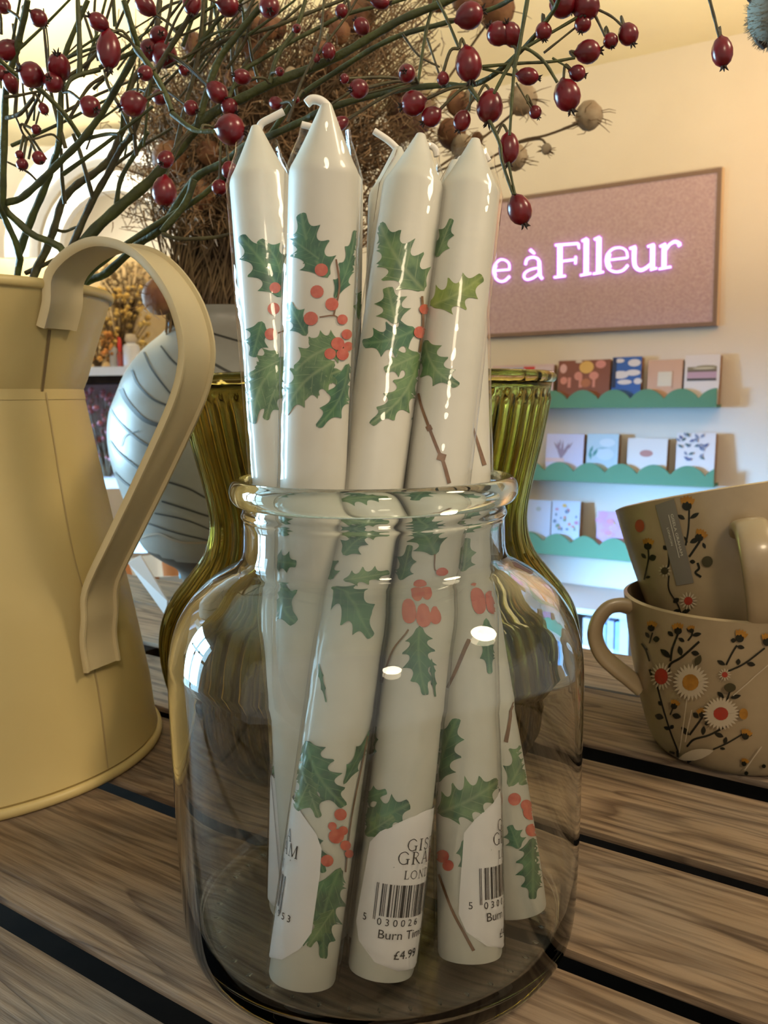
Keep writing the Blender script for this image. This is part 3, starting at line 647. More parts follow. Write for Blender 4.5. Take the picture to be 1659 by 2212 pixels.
# ------------------------------------------------------------------ enamel jug
UC = Vector((-0.223, 0.451, 0.0))
jug = thing('enamel_jug', 'cream enamel metal jug with a looped strap handle, at the left', 'jug', UC)
bodyp = [(1e-4, .003), (.0950, .003), (.0972, .006), (.0960, .012), (.0945, .030), (.0880, .070), (.0805, .112), (.0740, .150), (.0690, .180), (.0680, .186),
         (.0665, .186), (.0675, .178), (.0725, .150), (.0790, .112), (.0865, .070), (.0930, .030), (.0940, .008), (1e-4, .006)]
v, f = lathe(bodyp, UC, 96); obj('body', v, f, M_jug, jug, smooth=30)
def spout(a, z):
    s = max(0.0, math.cos(a - math.radians(155)))
    return 0.22 * s ** 6 * max(0.0, (z - .195) / .045)
collar = [(.0686, .1845), (.0678, .1895), (.0700, .1945), (.0730, .2040), (.0778, .2180), (.0836, .2350), (.0822, .2352), (.0764, .2180), (.0716, .2040), (.0684, .1935), (.0664, .186)]
v, f = lathe(collar, UC, 96, rib=spout); obj('collar', v, f, M_jug, jug, smooth=30)
rim = [(.0838 + .0017 * math.cos(a), .2362 + .0024 * math.sin(a)) for a in [2 * math.pi * k / 10 for k in range(10)]]
v, f = lathe(rim, UC, 96, close=True, rib=spout); obj('rolled_rim', v, f, M_jug, jug, smooth=70)
foot = [(.0975 + .0022 * math.cos(a), .0026 + .0026 * math.sin(a)) for a in [2 * math.pi * k / 10 for k in range(10)]]
v, f = lathe(foot, UC, 96, close=True); obj('base_bead', v, f, M_jug, jug, smooth=70)
# strap handle in a vertical plane through the axis
HA = math.radians(-25); HD = Vector((math.cos(HA), math.sin(HA), 0)); HT = Vector((-math.sin(HA), math.cos(HA), 0))
def hpt(x, y): return onplane(x, y, UC, HT)
hp = [(113, 712), (122, 660), (146, 600), (186, 556), (240, 534), (300, 546), (352, 588), (396, 656), (419, 738), (416, 805), (396, 872), (358, 958), (312, 1056), (264, 1154), (214, 1262), (188, 1326), (179, 1376), (178, 1434)]
def surf_r(z):
    tab = [(.003, .0972), (.03, .0945), (.07, .088), (.112, .0805), (.15, .074), (.186, .068), (.1945, .070), (.204, .073), (.218, .0778), (.235, .0836), (.4, .0836)]
    for (z0, r0_), (z1, r1_) in zip(tab, tab[1:]):
        if z <= z1: return r0_ + (r1_ - r0_) * max(0, (z - z0) / (z1 - z0))
    return 0
h3 = [hpt(*p) for p in hp]
for i, p in enumerate(h3):
    R_ = (p - UC).dot(HD)
    if i in (0, 1, len(h3) - 1, len(h3) - 2): R_ = surf_r(p.z) + (.0034 if i in (0, len(h3) - 1) else .0042)
    elif i in (len(h3) - 3,): R_ = max(R_, surf_r(p.z) + .008)
    h3[i] = Vector((UC.x, UC.y, p.z)) + HD * R_
path = [Vector(p) for p in spline([tuple(p) for p in h3], 4)]
sec = [(-.0112, -.0030), (-.0112, -.0004), (-.0100, .0010), (-.0085, .0006), (-.0074, -.0001), (.0074, -.0001), (.0085, .0006), (.0100, .0010), (.0112, -.0004), (.0112, -.0030), (.0100, -.0030), (.0098, -.0012), (-.0098, -.0012), (-.0100, -.0030)]
vs, fs = [], []; ns = len(sec)
for i, p in enumerate(path):
    tg = (path[min(i + 1, len(path) - 1)] - path[max(0, i - 1)]).normalized(); out = HT.cross(tg).normalized()
    if i == 0 : pass
    for (a, b) in sec: vs.append(p + HT * a + out * (-b if False else b))
for i in range(len(path) - 1):
    for k in range(ns): fs.append((i * ns + k, i * ns + (k + 1) % ns, (i + 1) * ns + (k + 1) % ns, (i + 1) * ns + k))
fs.append(tuple(range(ns))); fs.append(tuple((len(path) - 1) * ns + k for k in range(ns)))
bm_n = HT.cross((path[1] - path[0]).normalized())
if bm_n.dot(HD) < 0:      # make sure the ribs face outwards
    vs = []
    for i, p in enumerate(path):
        tg = (path[min(i + 1, len(path) - 1)] - path[max(0, i - 1)]).normalized(); out = -HT.cross(tg).normalized()
        for (a, b) in sec: vs.append(p + HT * a + out * b)
obj('strap_handle', vs, fs, M_jug_handle, jug, smooth=50)
# side seam below the handle
tree_body = bvh(*join([lathe(bodyp, UC, 96), lathe(collar, UC, 96)]))
D = Decals(tree_body, 0.0004)
D.stroke([(106, 712), (98, 780), (90, 846)], [7, 5], 0, 'collar_seam')
D.stroke([(98, 848), (110, 920), (150, 1160), (182, 1290)], [3, 2], 1, 'body_seam'); D.stroke([(202, 1440), (216, 1520), (232, 1660)], [3, 2], 1, 'body_seam')
D.build(jug, dict(collar_seam=[M_seam], body_seam=[M_seam, mat('faint_weld_line', (0.44, 0.33, 0.16), .5)]))

# ------------------------------------------------------------------ olive ribbed glass vase
GC = Vector((-0.0084, 0.475, 0))
gv = thing('ribbed_glass_vase', 'olive green ribbed glass vase with a waisted shape, behind the jar', 'vase', GC)
go = spline([(1e-4, .0008), (.060, .0008), (.088, .0012), (.098, .008), (.1075, .028), (.1124, .050), (.1112, .066), (.1060, .078), (.0965, .090), (.0885, .101), (.0848, .113), (.0848, .126), (.0878, .142), (.0920, .160), (.0955, .178), (.0976, .1905)], 4)
gi = spline([(.0950, .1905), (.0928, .178), (.0892, .160), (.0850, .142), (.0820, .126), (.0818, .113), (.0852, .101), (.0930, .090), (.1020, .078), (.1075, .066), (.1085, .050), (.1040, .028), (.0940, .012), (.080, .0065), (1e-4, .006)], 4)
def ribs(a, z): return 0.012 * math.cos(56 * a) * (1.0 if 0.012 < z < .183 else 0.0)
v, f = lathe([(max(r, 1e-4), z) for r, z in go] + [(max(r, 1e-4), z) for r, z in gi], GC, 336, rib=ribs); obj('body', v, f, M_olive, gv, smooth=180)
gr = [(.0966 + .0030 * math.cos(a), .1925 + .0030 * math.sin(a)) for a in [2 * math.pi * k / 12 for k in range(12)]]
v, f = lathe(gr, GC, 128, close=True, rib=lambda a, z: 0.004 * math.cos(44 * a)); obj('rim', v, f, M_olive, gv, smooth=180)

# ------------------------------------------------------------------ grey striped ceramic vase
VC = Vector((-0.146, 0.82, 0))
cv_ = thing('striped_ceramic_vase', 'round grey ceramic vase with dark diagonal lines, holding dried flowers', 'vase', VC)
vp = spline([(.040, 0.0), (.044, .012), (.050, .027), (.066, .038), (.0815, .0534), (.0945, .095), (.1035, .128), (.1056, .152), (.1030, .172), (.0966, .188), (.0863, .2097), (.0711, .2281), (.0520, .2440), (.0460, .2540), (.0470, .2640)], 5)
vin = [(.0440, .2640), (.0430, .2540), (.046, .246), (.045, .20), (1e-4, .20)]
prof = [(1e-4, 0.0)] + vp + vin
v, f = lathe(prof, VC, 96)
fm = []
for q in f:
    zc = sum(v[i].z for i in q) / 4; xa = sum(v[i].x for i in q) / 4 - VC.x
    fm.append(1 if zc < .047 + .004 * math.sin(xa * 60) else 0)
obj('body', v, f, None, cv_, smooth=40, mats=[M_grey, M_clay], fmat=fm)
tree_v = bvh(v, f); D = Decals(tree_v, 0.0006)
for pts, w in [([(308, 752), (330, 800), (378, 862)], 4), ([(348, 748), (372, 778), (395, 795), (440, 812), (530, 840)], 4), ([(286, 800), (298, 830), (330, 862), (372, 880)], 4.5), ([(262, 840), (275, 868), (310, 905), (345, 920)], 9), ([(240, 886), (258, 912), (300, 950), (330, 968)], 4.5),
               ([(238, 952), (258, 978), (300, 1012)], 4.5), ([(248, 1020), (270, 1042), (300, 1062)], 4), ([(362, 1040), (410, 1056), (456, 1080), (520, 1100)], 4), ([(350, 1082), (400, 1098), (456, 1116), (520, 1130)], 4), ([(335, 1108), (400, 1122), (456, 1144)], 3), ([(320, 1130), (380, 1150), (456, 1168)], 3), ([(455, 720), (490, 730), (540, 745)], 3), ([(462, 786), (500, 806), (540, 822)], 4), ([(262, 965), (272, 942), (302, 930)], 2)]:
    D.stroke(pts, w, 0, 'glaze_lines')
D.stroke([(300, 1162), (340, 1152), (375, 1166), (410, 1172), (470, 1170)], 5, 0, 'clay_edge')
D.build(cv_, dict(glaze_lines=[M_groove], clay_edge=[mat('pale_glaze_edge', (.28, .22, .16), .5)]))

# ------------------------------------------------------------------ mugs
def mug_profile():
    o = spline([(.030, 0.0), (.0365, .0006), (.0405, .0045), (.0440, .013), (.0478, .027), (.0515, .045), (.0545, .0640), (.0566, .0805)], 4)
    i = spline([(.0548, .0812), (.0527, .064), (.0496, .045), (.0458, .027), (.041, .013), (.034, .0075), (1e-4, .007)], 3)
    return [(1e-4, .0012), (.028, .0012)] + o + i
def mug(label, A, prof):
    base = A @ Vector((0, 0, 0)); t = thing('flowered_mug', label, 'mug', base, 'flowered stoneware mugs')
    v, f = lathe(prof, n=80, axis=A); obj('cup', v, f, M_mug, t, smooth=50)
    return t, bvh(v, f)
A1 = Matrix.Translation((0.1800, 0.4380, 0.0))
mug1, tree1 = mug('lower mug with daisy and twig print, its handle to the left', A1, mug_profile())
def handle(pts, r, squash, parent, m_):
    P = [Vector(p) for p in spline(pts, 6)]
    v, f = tube(P, r, 14, squash=squash); return obj('handle', v, f, m_, parent, smooth=70)
hy = 0.436
hp1 = [at(x, y, hy) for x, y in ((1362, 1312), (1340, 1307), (1313, 1314), (1291, 1342), (1286, 1376), (1300, 1412), (1328, 1440), (1356, 1462), (1384, 1486))]
handle([tuple(p) for p in hp1], .0031, 1.7, mug1, M_mug)
ax = Vector((-0.125, 0.22, 1.0)).normalized()
A2 = Matrix.Translation((0.1895, 0.4430, 0.0520)) @ Vector((0, 0, 1)).rotation_difference(ax).to_matrix().to_4x4()
mug2, tree2 = mug('upper mug tilted inside the lower one, grey sticker on its side', A2, mug_profile())
def m2p(th, r, z): return A2 @ Vector((r * math.cos(th), r * math.sin(th), z))
th = math.radians(-104)
hs = [Vector(p) for p in spline([tuple(A2 @ Vector((r * math.cos(th), r * math.sin(th), z))) for r, z in ((.0490, .058), (.060, .0620), (.0705, .0600), (.0760, .050), (.0735, .034), (.064, .019), (.0440, .012))], 6)]
ht = (A2.to_3x3() @ Vector((-math.sin(th), math.cos(th), 0))).normalized(); vs, fs = [], []; ns = 16
for i, p in enumerate(hs):
    tg = (hs[min(i + 1, len(hs) - 1)] - hs[max(0, i - 1)]).normalized(); ou = ht.cross(tg).normalized()
    for k in range(ns):
        a_ = 2 * math.pi * k / ns; cx, sx_ = math.cos(a_), math.sin(a_)
        vs.append(p + ht * (.0078 * math.copysign(abs(cx) ** .7, cx)) + ou * (.0034 * math.copysign(abs(sx_) ** .7, sx_)))
for i in range(len(hs) - 1):
    for k in range(ns): fs.append((i * ns + k, i * ns + (k + 1) % ns, (i + 1) * ns + (k + 1) % ns, (i + 1) * ns + k))
obj('handle', vs, fs, M_mug, mug2, smooth=60)
MP = dict(print=[M_dkprint, M_olprint, M_yelprint, M_redprint, M_whprint])
def sprig(D, pts, w=4, leaves=(), m_=0):
    D.stroke(pts, w, m_, 'print')
    for (b, t, wd) in leaves: D.leaf(b, t, wd, m_, part='print', spiny=False)
def bud(D, c, r, ang=-90, m_=2):
    a = math.radians(ang)
    for da in (-.7, -.35, 0, .35, .7): D.leaf((c[0], c[1]), (c[0] + 1.6 * r * math.cos(a + da), c[1] + 1.6 * r * math.sin(a + da)), r * .7, m_, part='print', spiny=False)
    for da in (-.8, 0, .8): D.leaf((c[0] - .6 * r * math.cos(a), c[1] - .6 * r * math.sin(a)), (c[0] + .75 * r * math.cos(a + da), c[1] + .75 * r * math.sin(a + da)), r * .8, 0, part='print', spiny=False)
def k2(x, y, ox=1340, oy=1320, s=5.2): return (ox + x / s, oy + y / s)
D = Decals(tree1, 0.00015)
for pts, w, lv in [
    ([(660, 1600), (560, 1340), (480, 1080), (400, 780)], 3.5, [((560, 1330), (490, 1300), 8), ((565, 1320), (600, 1280), 9), ((490, 1200), (390, 1170), 13), ((470, 1060), (430, 1010), 8)]),
    ([(750, 1520), (830, 1440), (1000, 1390), (1200, 1285)], 4.5, [((930, 1390), (940, 1290), 10), ((1060, 1370), (1160, 1410), 10), ((770, 1390), (690, 1300), 11)]),
    ([(780, 1390), (860, 1280), (930, 1180)], 4.5, [((880, 1200), (820, 1140), 10), ((930, 1180), (1010, 1190), 10)]),
    ([(1045, 1550), (1200, 1480), (1370, 1380)], 3.5, [((1170, 1490), (1190, 1410), 9), ((1360, 1390), (1480, 1390), 9), ((1120, 1535), (1180, 1545), 6)]),
    ([(550, 680), (570, 590), (700, 510), (890, 340)], 5, [((690, 500), (665, 390), 11), ((800, 460), (890, 480), 11), ((570, 520), (455, 425), 12)]),
    ([(570, 560), (590, 420), (650, 260)], 4.5, [((600, 280), (540, 225), 9), ((660, 300), (725, 340), 8)]),
    ([(765, 330), (810, 260), (800, 190)], 4, [((810, 270), (915, 250), 9), ((800, 230), (750, 190), 8)]),
    ([(335, 360), (370, 240)], 3, [((335, 300), (290, 235), 8), ((375, 315), (450, 310), 13)]),
    ([(1190, 600), (1250, 480), (1310, 380)], 4, [((1310, 390), (1395, 410), 9), ((1180, 600), (1090, 550), 9), ((1300, 330), (1240, 320), 10)]),
    ([(1215, 670), (1400, 580), (1620, 410)], 4, [((1320, 600), (1330, 530), 10), ((1420, 580), (1515, 600), 10)]),
    ([(1190, 1030), (1230, 900), (1240, 860)], 3.5, [((1165, 970), (1095, 900), 9), ((1240, 970), (1355, 940), 9)]),
    ([(570, 1160), (600, 1080)], 3, [((590, 1160), (690, 1185), 12)]),
    ([(250, 360), (300, 440), (340, 560)], 4, [((280, 420), (320, 430), 6)]),
    ([(340, 650), (370, 740)], 5, []), ([(650, 1560), (655, 1630)], 5, []), ([(770, 1640), (770, 1720), (805, 1770)], 3.5, [((760, 1690), (810, 1635), 9)]), ([(1050, 1260), (1120, 1180)], 3, []),
    ([(560, 1570), (620, 1590)], 5, [])]:
    sprig(D, [k2(*p) for p in pts], w, [(k2(*b), k2(*t_), wd) for b, t_, wd in lv])
for c, r, a in [((360, 190), 11, -80), ((660, 220), 12, -95), ((810, 215), 8, -100), ((1340, 300), 13, -70), ((1640, 340), 13, -80), ((620, 1060), 10, -70), ((930, 1150), 10, -100), ((1400, 1390), 11, -70), ((1385, 1690), 8, -70)]: bud(D, k2(*c), r, a)
for c in ((980, 1245), (1600, 1715), (1410, 1790)): D.disc(k2(*c), 4.2, 0, 'print')
D.leaf(k2(860, 600), k2(915, 480), 14, 1, part='print', spiny=False)
def daisy(c, r, cr, mc, n=18, sq=1.0): D.flower(k2(*c), r, cr, 4, mc, n, 'print', sq)
daisy((490, 720), 24, 14, 3, 18, 1.25); daisy((810, 780), 38, 17, 2, 26, 1.05); daisy((1180, 690), 14, 6, 3, 12); daisy((1140, 1120), 38, 15, 3, 28, .95)
D.disc(k2(1235, 830), 12, 1, 'print', 10); D.disc(k2(1380, 1120), 9, 2, 'print', 12)
for a, b in [((700, 1560), (780, 960)), ((760, 1440), (830, 1080)), ((1270, 920), (1659, 560)), ((1390, 1740), (1570, 1480))]: D.stroke([k2(*a), k2(*b)], 2.0, 4, 'print')
D.leaf(k2(690, 1620), k2(1060, 1530), 22, 4, part='print', spiny=False)
D.build(mug1, MP)
def k3(x, y): return (1200 + x / 3.253, 1040 + y / 3.253)
D = Decals(tree2, 0.00015)
for pts, w, lv in [
    ([(915, 450), (935, 330), (940, 200)], 4, [((910, 265), (860, 235), 9), ((945, 260), (1010, 220), 9), ((930, 430), (905, 385), 5)]),
    ([(940, 530), (1015, 420)], 5, [((1010, 400), (945, 430), 11), ((1035, 430), (1055, 470), 7)]),
    ([(625, 690), (655, 550), (655, 480)], 3.5, [((640, 540), (605, 505), 8), ((660, 545), (710, 525), 14), ((635, 675), (670, 668), 6)]),
    ([(790, 620), (800, 560), (795, 470)], 4, [((785, 480), (760, 450), 9)]),
    ([(800, 660), (800, 760), (860, 860), (890, 940)], 3, [((830, 850), (870, 820), 11), ((880, 900), (825, 920), 9), ((890, 920), (950, 900), 9)]),
    ([(1000, 570), (1010, 610), (985, 640), (1025, 670)], 5, [((945, 560), (985, 565), 9)])]:
    sprig(D, [k3(*p) for p in pts], w, [(k3(*b), k3(*t_), wd) for b, t_, wd in lv])
for c, r, a in [((925, 175), 15, -85), ((1010, 395), 13, -60), ((655, 455), 12, -85)]: bud(D, k3(*c), r, a)
D.disc(k3(598, 310), 10, 3, 'print', 14); D.flower(k3(775, 625), 14, 8, 4, 1, 10, 'print'); D.flower(k3(940, 835), 20, 9, 4, 3, 14, 'print'); D.disc(k3(1070, 560), 12, 1, 'print')
D.build(mug2, MP)
# grey sticker strip with small lettering
D2 = Decals(tree2, 0.0005)
S0, S1 = [(705, 165), (835, 120)], [(855, 730), (975, 710)]
def sq(u, v_):   # u 0..1 across, v 0..1 down the sticker
    a = [S0[0][i] + (S0[1][i] - S0[0][i]) * u for i in (0, 1)]; b = [S1[0][i] + (S1[1][i] - S1[0][i]) * u for i in (0, 1)]
    return k3(a[0] + (b[0] - a[0]) * v_, a[1] + (b[1] - a[1]) * v_)
D2.patch(('sticker', 0), [[sq(u / 6, v_ / 20) for u in range(7)] for v_ in range(21)])
D2.build(mug2, dict(sticker=[M_sticker]))
D3 = Decals(tree2, 0.0009); vs, fs = [], []
for txt, size, u0, v0, ul in (('GISELA GRAHAM', 1.0, .66, .16, .50), ('LONDON', .75, .30, .30, .22)):
    tv, tf = text_mesh(txt, 1.0); wx = max(p[0] for p in tv)
    o2 = len(vs); ok = []
    for x, y in tv:
        p = D3.cast(*sq(u0 + y * .20 * size, v0 + x / wx * ul)); ok.append(p is not None); vs.append(p or Vector((0, 0, 0)))
    fs += [tuple(i + o2 for i in q) for q in tf if all(ok[i] for i in q)]
pr_ = [D3.cast(*sq(u, v_)) for u, v_ in ((.545, .16), (.575, .16), (.575, .68), (.545, .68))]
if all(pr_): o2 = len(vs); vs += pr_; fs.append(tuple(range(o2, o2 + 4)))
obj('sticker_lettering', vs, fs, M_sticktext, mug2, smooth=0)

# ------------------------------------------------------------------ white paper strip lying on the table
pts = [onz(272, 1212, .004), onz(300, 1204, .012), onz(358, 1298, .012), onz(362, 1332, .004)]
SY = 0.62
q = [at(276, 1216, SY + .05), at(303, 1200, SY + .05), at(361, 1298, SY), at(360, 1334, SY)]
v, f = prism(q, Vector((.05, .1, .05)).normalized(), .0012)
tag(obj('paper_tag', v, f, mat('pale_lilac_paper', (.46, .42, .42), .8), None, smooth=0, loc=q[3]), 'pale paper tag hanging down beside the foot of the grey vase', 'tag')
# ------------------------------------------------------------------ lit shop sign on the wall
SO = 0.02                                            # how far the sign face stands off the wall
uR, zT = wuz(wall(1560, 361, SO)); _, zB = wuz(wall(1556, 703, SO)); uL, _ = wuz(wall(868, 500, SO))
sign = thing('shop_sign', 'pink textured wall sign with glowing white and purple letters', 'sign', wpt((uL + uR) / 2, zB, 0))
def wbox(u0, u1, z0, z1, o0, o1): return box(wpt(u0, z0, o0), WU, WN, WZ, u1 - u0, o1 - o0, z1 - z0)
v, f = wbox(uL + .008, uR - .008, zB + .008, zT - .008, .002, SO - .004); obj('panel', v, f, M_pink, sign, smooth=0)
b = .014
v, f = join([wbox(uL, uR, zT - b, zT, .002, SO), wbox(uL, uR, zB, zB + b, .002, SO), wbox(uL, uL + b, zB + b, zT - b, .002, SO), wbox(uR - b, uR, zB + b, zT - b, .002, SO)])
obj('frame', v, f, M_signframe, sign, smooth=0)
v, f = wbox(uR, uR + .004, zB, zT, .002, SO - .001); obj('side_edge', v, f, M_signside, sign, smooth=0)
def k4(x, y): return (1050 + x / 3.687, 480 + y / 3.687)
GL = {  # strokes in zoomed photo units: points, widths
 'e': [([(78, 386), (188, 378)], (12, 12)), ([(188, 378), (184, 330), (150, 302), (110, 302), (72, 340), (60, 392), (74, 440), (110, 470), (150, 466), (190, 432)], (12, 16)), ([(78, 340), (66, 385), (72, 430)], (24, 26))],
 'a': [([(314, 340), (330, 294), (380, 280), (418, 300), (428, 350), (430, 420), (450, 452)], (16, 22)), ([(428, 362), (360, 376), (312, 404), (304, 440), (330, 458), (380, 442), (428, 404)], (14, 14)), ([(424, 310), (430, 430)], (26, 26)), ([(352, 220), (388, 252)], (24, 16))],
 'F': [([(590, 184), (588, 436)], (40, 40)), ([(552, 184), (736, 170)], (18, 18)), ([(736, 172), (742, 214)], (18, 10)), ([(600, 312), (714, 298)], (16, 16)), ([(716, 272), (712, 334)], (16, 16)), ([(542, 440), (634, 428)], (16, 16))],
 'l': [([(800, 134), (798, 412)], (40, 40)), ([(764, 152), (806, 130)], (18, 16)), ([(752, 424), (838, 408)], (16, 16))],
 'l2': [([(900, 122), (898, 402)], (40, 40)), ([(862, 140), (908, 118)], (18, 16)), ([(852, 412), (938, 396)], (16, 16))],
 'e2': [([(990, 300), (1128, 284)], (14, 14)), ([(1128, 284), (1118, 230), (1072, 204), (1010, 214), (966, 262), (958, 320), (978, 372), (1030, 396), (1090, 384), (1132, 342)], (14, 18)), ([(984, 250), (970, 310), (986, 364)], (30, 32))],
 'u': [([(1182, 200), (1180, 300), (1190, 356), (1228, 382), (1270, 368), (1318, 330)], (36, 20)), ([(1144, 212), (1194, 194)], (18, 18)), ([(1328, 180), (1326, 366)], (38, 38)), ([(1286, 196), (1340, 176)], (16, 16)), ([(1308, 380), (1362, 366)], (16, 16))],
 'r': [([(1420, 176), (1418, 362)], (38, 38)), ([(1384, 196), (1432, 172)], (16, 16)), ([(1376, 374), (1474, 356)], (16, 16)), ([(1430, 226), (1466, 176), (1510, 156), (1548, 176)], (14, 30)), ([(1536, 176), (1546, 190)], (34, 30))],
}
def ribbon(strokes, off, grow, depth):
    parts = []
    for pts, (w0, w1) in strokes:
        P = spline(pts, 6) if len(pts) > 2 else [pts[0], tuple((a + c) / 2 for a, c in zip(*pts)), pts[1]]
        n = len(P)
        for i in range(n - 1):
            a, c = P[i], P[i + 1]; dx, dy = c[0] - a[0], c[1] - a[1]; L = math.hypot(dx, dy) or 1; px, py = -dy / L, dx / L; ex, ey = dx / L, dy / L
            wa = .9 * (w0 + (w1 - w0) * i / (n - 1)) / 2 + grow; wc = .9 * (w0 + (w1 - w0) * (i + 1) / (n - 1)) / 2 + grow
            g0 = grow + (2 if i else 0); g1 = grow + (2 if i < n - 2 else 0)
            quad = [(a[0] - ex * g0 - px * wa, a[1] - ey * g0 - py * wa), (a[0] - ex * g0 + px * wa, a[1] - ey * g0 + py * wa), (c[0] + ex * g1 + px * wc, c[1] + ey * g1 + py * wc), (c[0] + ex * g1 - px * wc, c[1] + ey * g1 - py * wc)]
            q3 = [wall(*k4(*p), off) for p in quad]
            parts.append(prism(q3, WN, depth))
    return join(parts)
for key, st in GL.items():
    v, f = ribbon(st, SO - .003, 3.2, .006); lt = obj('letter', v, f, M_letter_edge, sign, smooth=0)
    v, f = ribbon(st, SO + .004, -1.2, .003); obj('letter_face', v, f, M_letter, lt, smooth=0)

# ------------------------------------------------------------------ scalloped ledges with greetings cards
def ledge(label, xl, xr, ybot_r, ytop_r, xw, group='green scalloped card ledges', phase=0.0):
    """front board with a wavy top; xl, xr pixel ends, ybot/ytop at the right end"""
    off = 0.075
    u0 = wuz(wall(xl, ybot_r, off))[0]; u1, z0 = wuz(wall(xr, ybot_r, off)); _, z1 = wuz(wall(xr, ytop_r, off))
    zl = z1 - .034
    t = thing('card_ledge', label, 'shelf', wpt((u0 + u1) / 2, z0, 0), group)
    n = max(1, round((u1 - u0) / xw)); pts = [wpt(u1, z0, off - .008), wpt(u0, z0, off - .008)][::-1]
    pts = [wpt(u0, z0, off - .008), wpt(u1, z0, off - .008)]
    for k in range(n * 12 + 1):
        s = 1 - k / (n * 12); uu = u0 + (u1 - u0) * s
        pts.append(wpt(uu, zl + (z1 - zl) * (abs(math.sin(math.pi * (s * n + phase))) ** 0.75), off - .008))
    v, f = prism(pts, WN, .008); obj('scalloped_front', v, f, M_green, t, smooth=0)
    v, f = wbox(u0, u1, z0, z0 + .010, 0.001, off - .008); obj('shelf_board', v, f, M_green, t, smooth=0)
    return z0 + .010
zs = [ledge('top green scalloped ledge below the lit sign', 1010, 1547, 880, 838, .112, phase=.5), ledge('middle green scalloped ledge with four white and blue cards', 1010, 1541, 1053, 1008, .112, phase=.25), ledge('lowest green scalloped ledge, partly hidden by the mugs', 1010, 1500, 1226, 1176, .112, phase=.1)]
def card(label, row, x0, x1, yt, front, decor=(), name='greeting_card', thick=.030, group='greetings cards on the wall ledges'):
    z0 = zs[row]; of = .060
    u0 = wuz(wall(x0, yt, of - .012))[0]; u1, z1 = wuz(wall(x1, yt, of - .012))
    w, h = u1 - u0, z1 - z0; lean = .018
    ez = (WZ * h - WN * lean); L = ez.length; ez.normalize(); en = WU.cross(ez) * -1
    if en.dot(WN) < 0: en = -en
    o_ = wpt(u0, z0 + .0005, of)
    t = thing(name, label, 'card', wpt((u0 + u1) / 2, z0, of), group)
    v, f = box(o_ - en * .002, WU, en, ez, w, .002, L); fc = obj('card_front', v, f, paint(front), t, smooth=0)
    v, f = box(o_ - en * thick + WU * .003, WU, en, ez, w - .003, thick - .0022, L * .985); obj('card_stack', v, f, M_card_side, t, smooth=0)
    k = 0
    for d in decor:
        k += 1; e = .0003 + .00012 * k
        def P(a, b_): return o_ + WU * (a * w) + ez * ((.36 + .64 * b_) * L) + en * e
        if d[0] == 'r': poly = [P(d[1], d[2]), P(d[3], d[2]), P(d[3], d[4]), P(d[1], d[4])]
        elif d[0] == 'o': poly = [P(d[1] + d[3] * math.cos(a), d[2] + d[4] * math.sin(a)) for a in [2 * math.pi * i / 14 for i in range(14)]]
        elif d[0] == 'l':
            (x_, y_, X2, Y2, w_) = d[1:6]; ang = math.atan2(Y2 - y_, X2 - x_); px, py = -math.sin(ang) * w_ / 2, math.cos(ang) * w_ / 2
            poly = [P(x_, y_), P((x_ + X2) / 2 + px, (y_ + Y2) / 2 + py), P(X2, Y2), P((x_ + X2) / 2 - px, (y_ + Y2) / 2 - py)]
        obj('printed_shape', poly, [tuple(range(len(poly)))], paint(d[-1]), fc, smooth=0)
    return t
wh = (.62, .58, .58)
card('quilt patterned cards in pink, blue and red, behind the vase rim', 0, 1062, 1196, 786, (.55, .42, .44), [('r', .15, .5, .52, .9, (.36, .40, .56)), ('r', .52, .45, .70, .92, (.50, .05, .05)), ('r', .70, .45, .96, .9, (.56, .46, .50)), ('r', .1, .1, .5, .45, (.5, .4, .45))])
pk = (.55, .22, .16)
card('brown card with yellow and pink balloons', 0, 1206, 1318, 776, (.20, .065, .035), [('o', .55, .75, .14, .22, (.60, .36, .09)), ('o', .10, .72, .07, .16, (.6, .35, .32)), ('o', .82, .84, .10, .14, (.55, .22, .18)), ('o', .40, .45, .08, .15, pk), ('o', .70, .45, .09, .14, pk), ('o', .12, .30, .07, .13, pk), ('r', .20, .05, .26, .4, pk), ('r', .42, .05, .48, .45, pk), ('r', .68, .05, .73, .4, pk), ('o', .55, .2, .10, .15, (.35, .12, .05)), ('o', .4, .95, .07, .05, (.6, .5, .4))])
card('blue card with white clouds', 0, 1323, 1386, 770, (.030, .10, .33), [('o', .75, .80, .22, .12, wh), ('o', .30, .42, .28, .13, wh), ('o', .72, .48, .26, .10, wh), ('o', .45, .18, .25, .08, wh), ('o', .25, .88, .16, .07, wh), ('r', 0, .0, .14, .98, (.02, .03, .07)), ('o', .9, .2, .14, .1, wh)])
card('peach card with a plain pale square', 0, 1400, 1475, 776, (.52, .33, .24), [('r', .30, .08, .70, .58, (.58, .54, .45)), ('r', .72, .0, .74, .6, (.3, .18, .12))])
card('white card with grey and mauve landscape stripes', 0, 1480, 1556, 765, wh, [('r', .08, .50, .92, .62, (.20, .17, .11)), ('r', .08, .46, .92, .52, (.13, .10, .08)), ('r', .08, .26, .92, .46, (.42, .28, .36)), ('r', .08, .18, .92, .26, (.08, .07, .07)), ('o', .62, .62, .30, .05, (.26, .23, .15)), ('o', .55, .57, .32, .03, (.5, .45, .34))])
lil = (.50, .50, .66)
br = (.26, .20, .28)
card('lilac card with a branching coral drawing', 1, 1180, 1261, 938, lil, [('l', .42, .05, .30, .75, .10, br), ('l', .42, .05, .45, .80, .08, br), ('l', .42, .1, .62, .70, .10, br), ('l', .42, .3, .20, .72, .08, br), ('l', .5, .35, .72, .72, .07, br), ('r', 0, 0, .5, .14, (.6, .45, .46)), ('l', .36, .45, .38, .82, .05, br)])
tl = (.08, .25, .25)
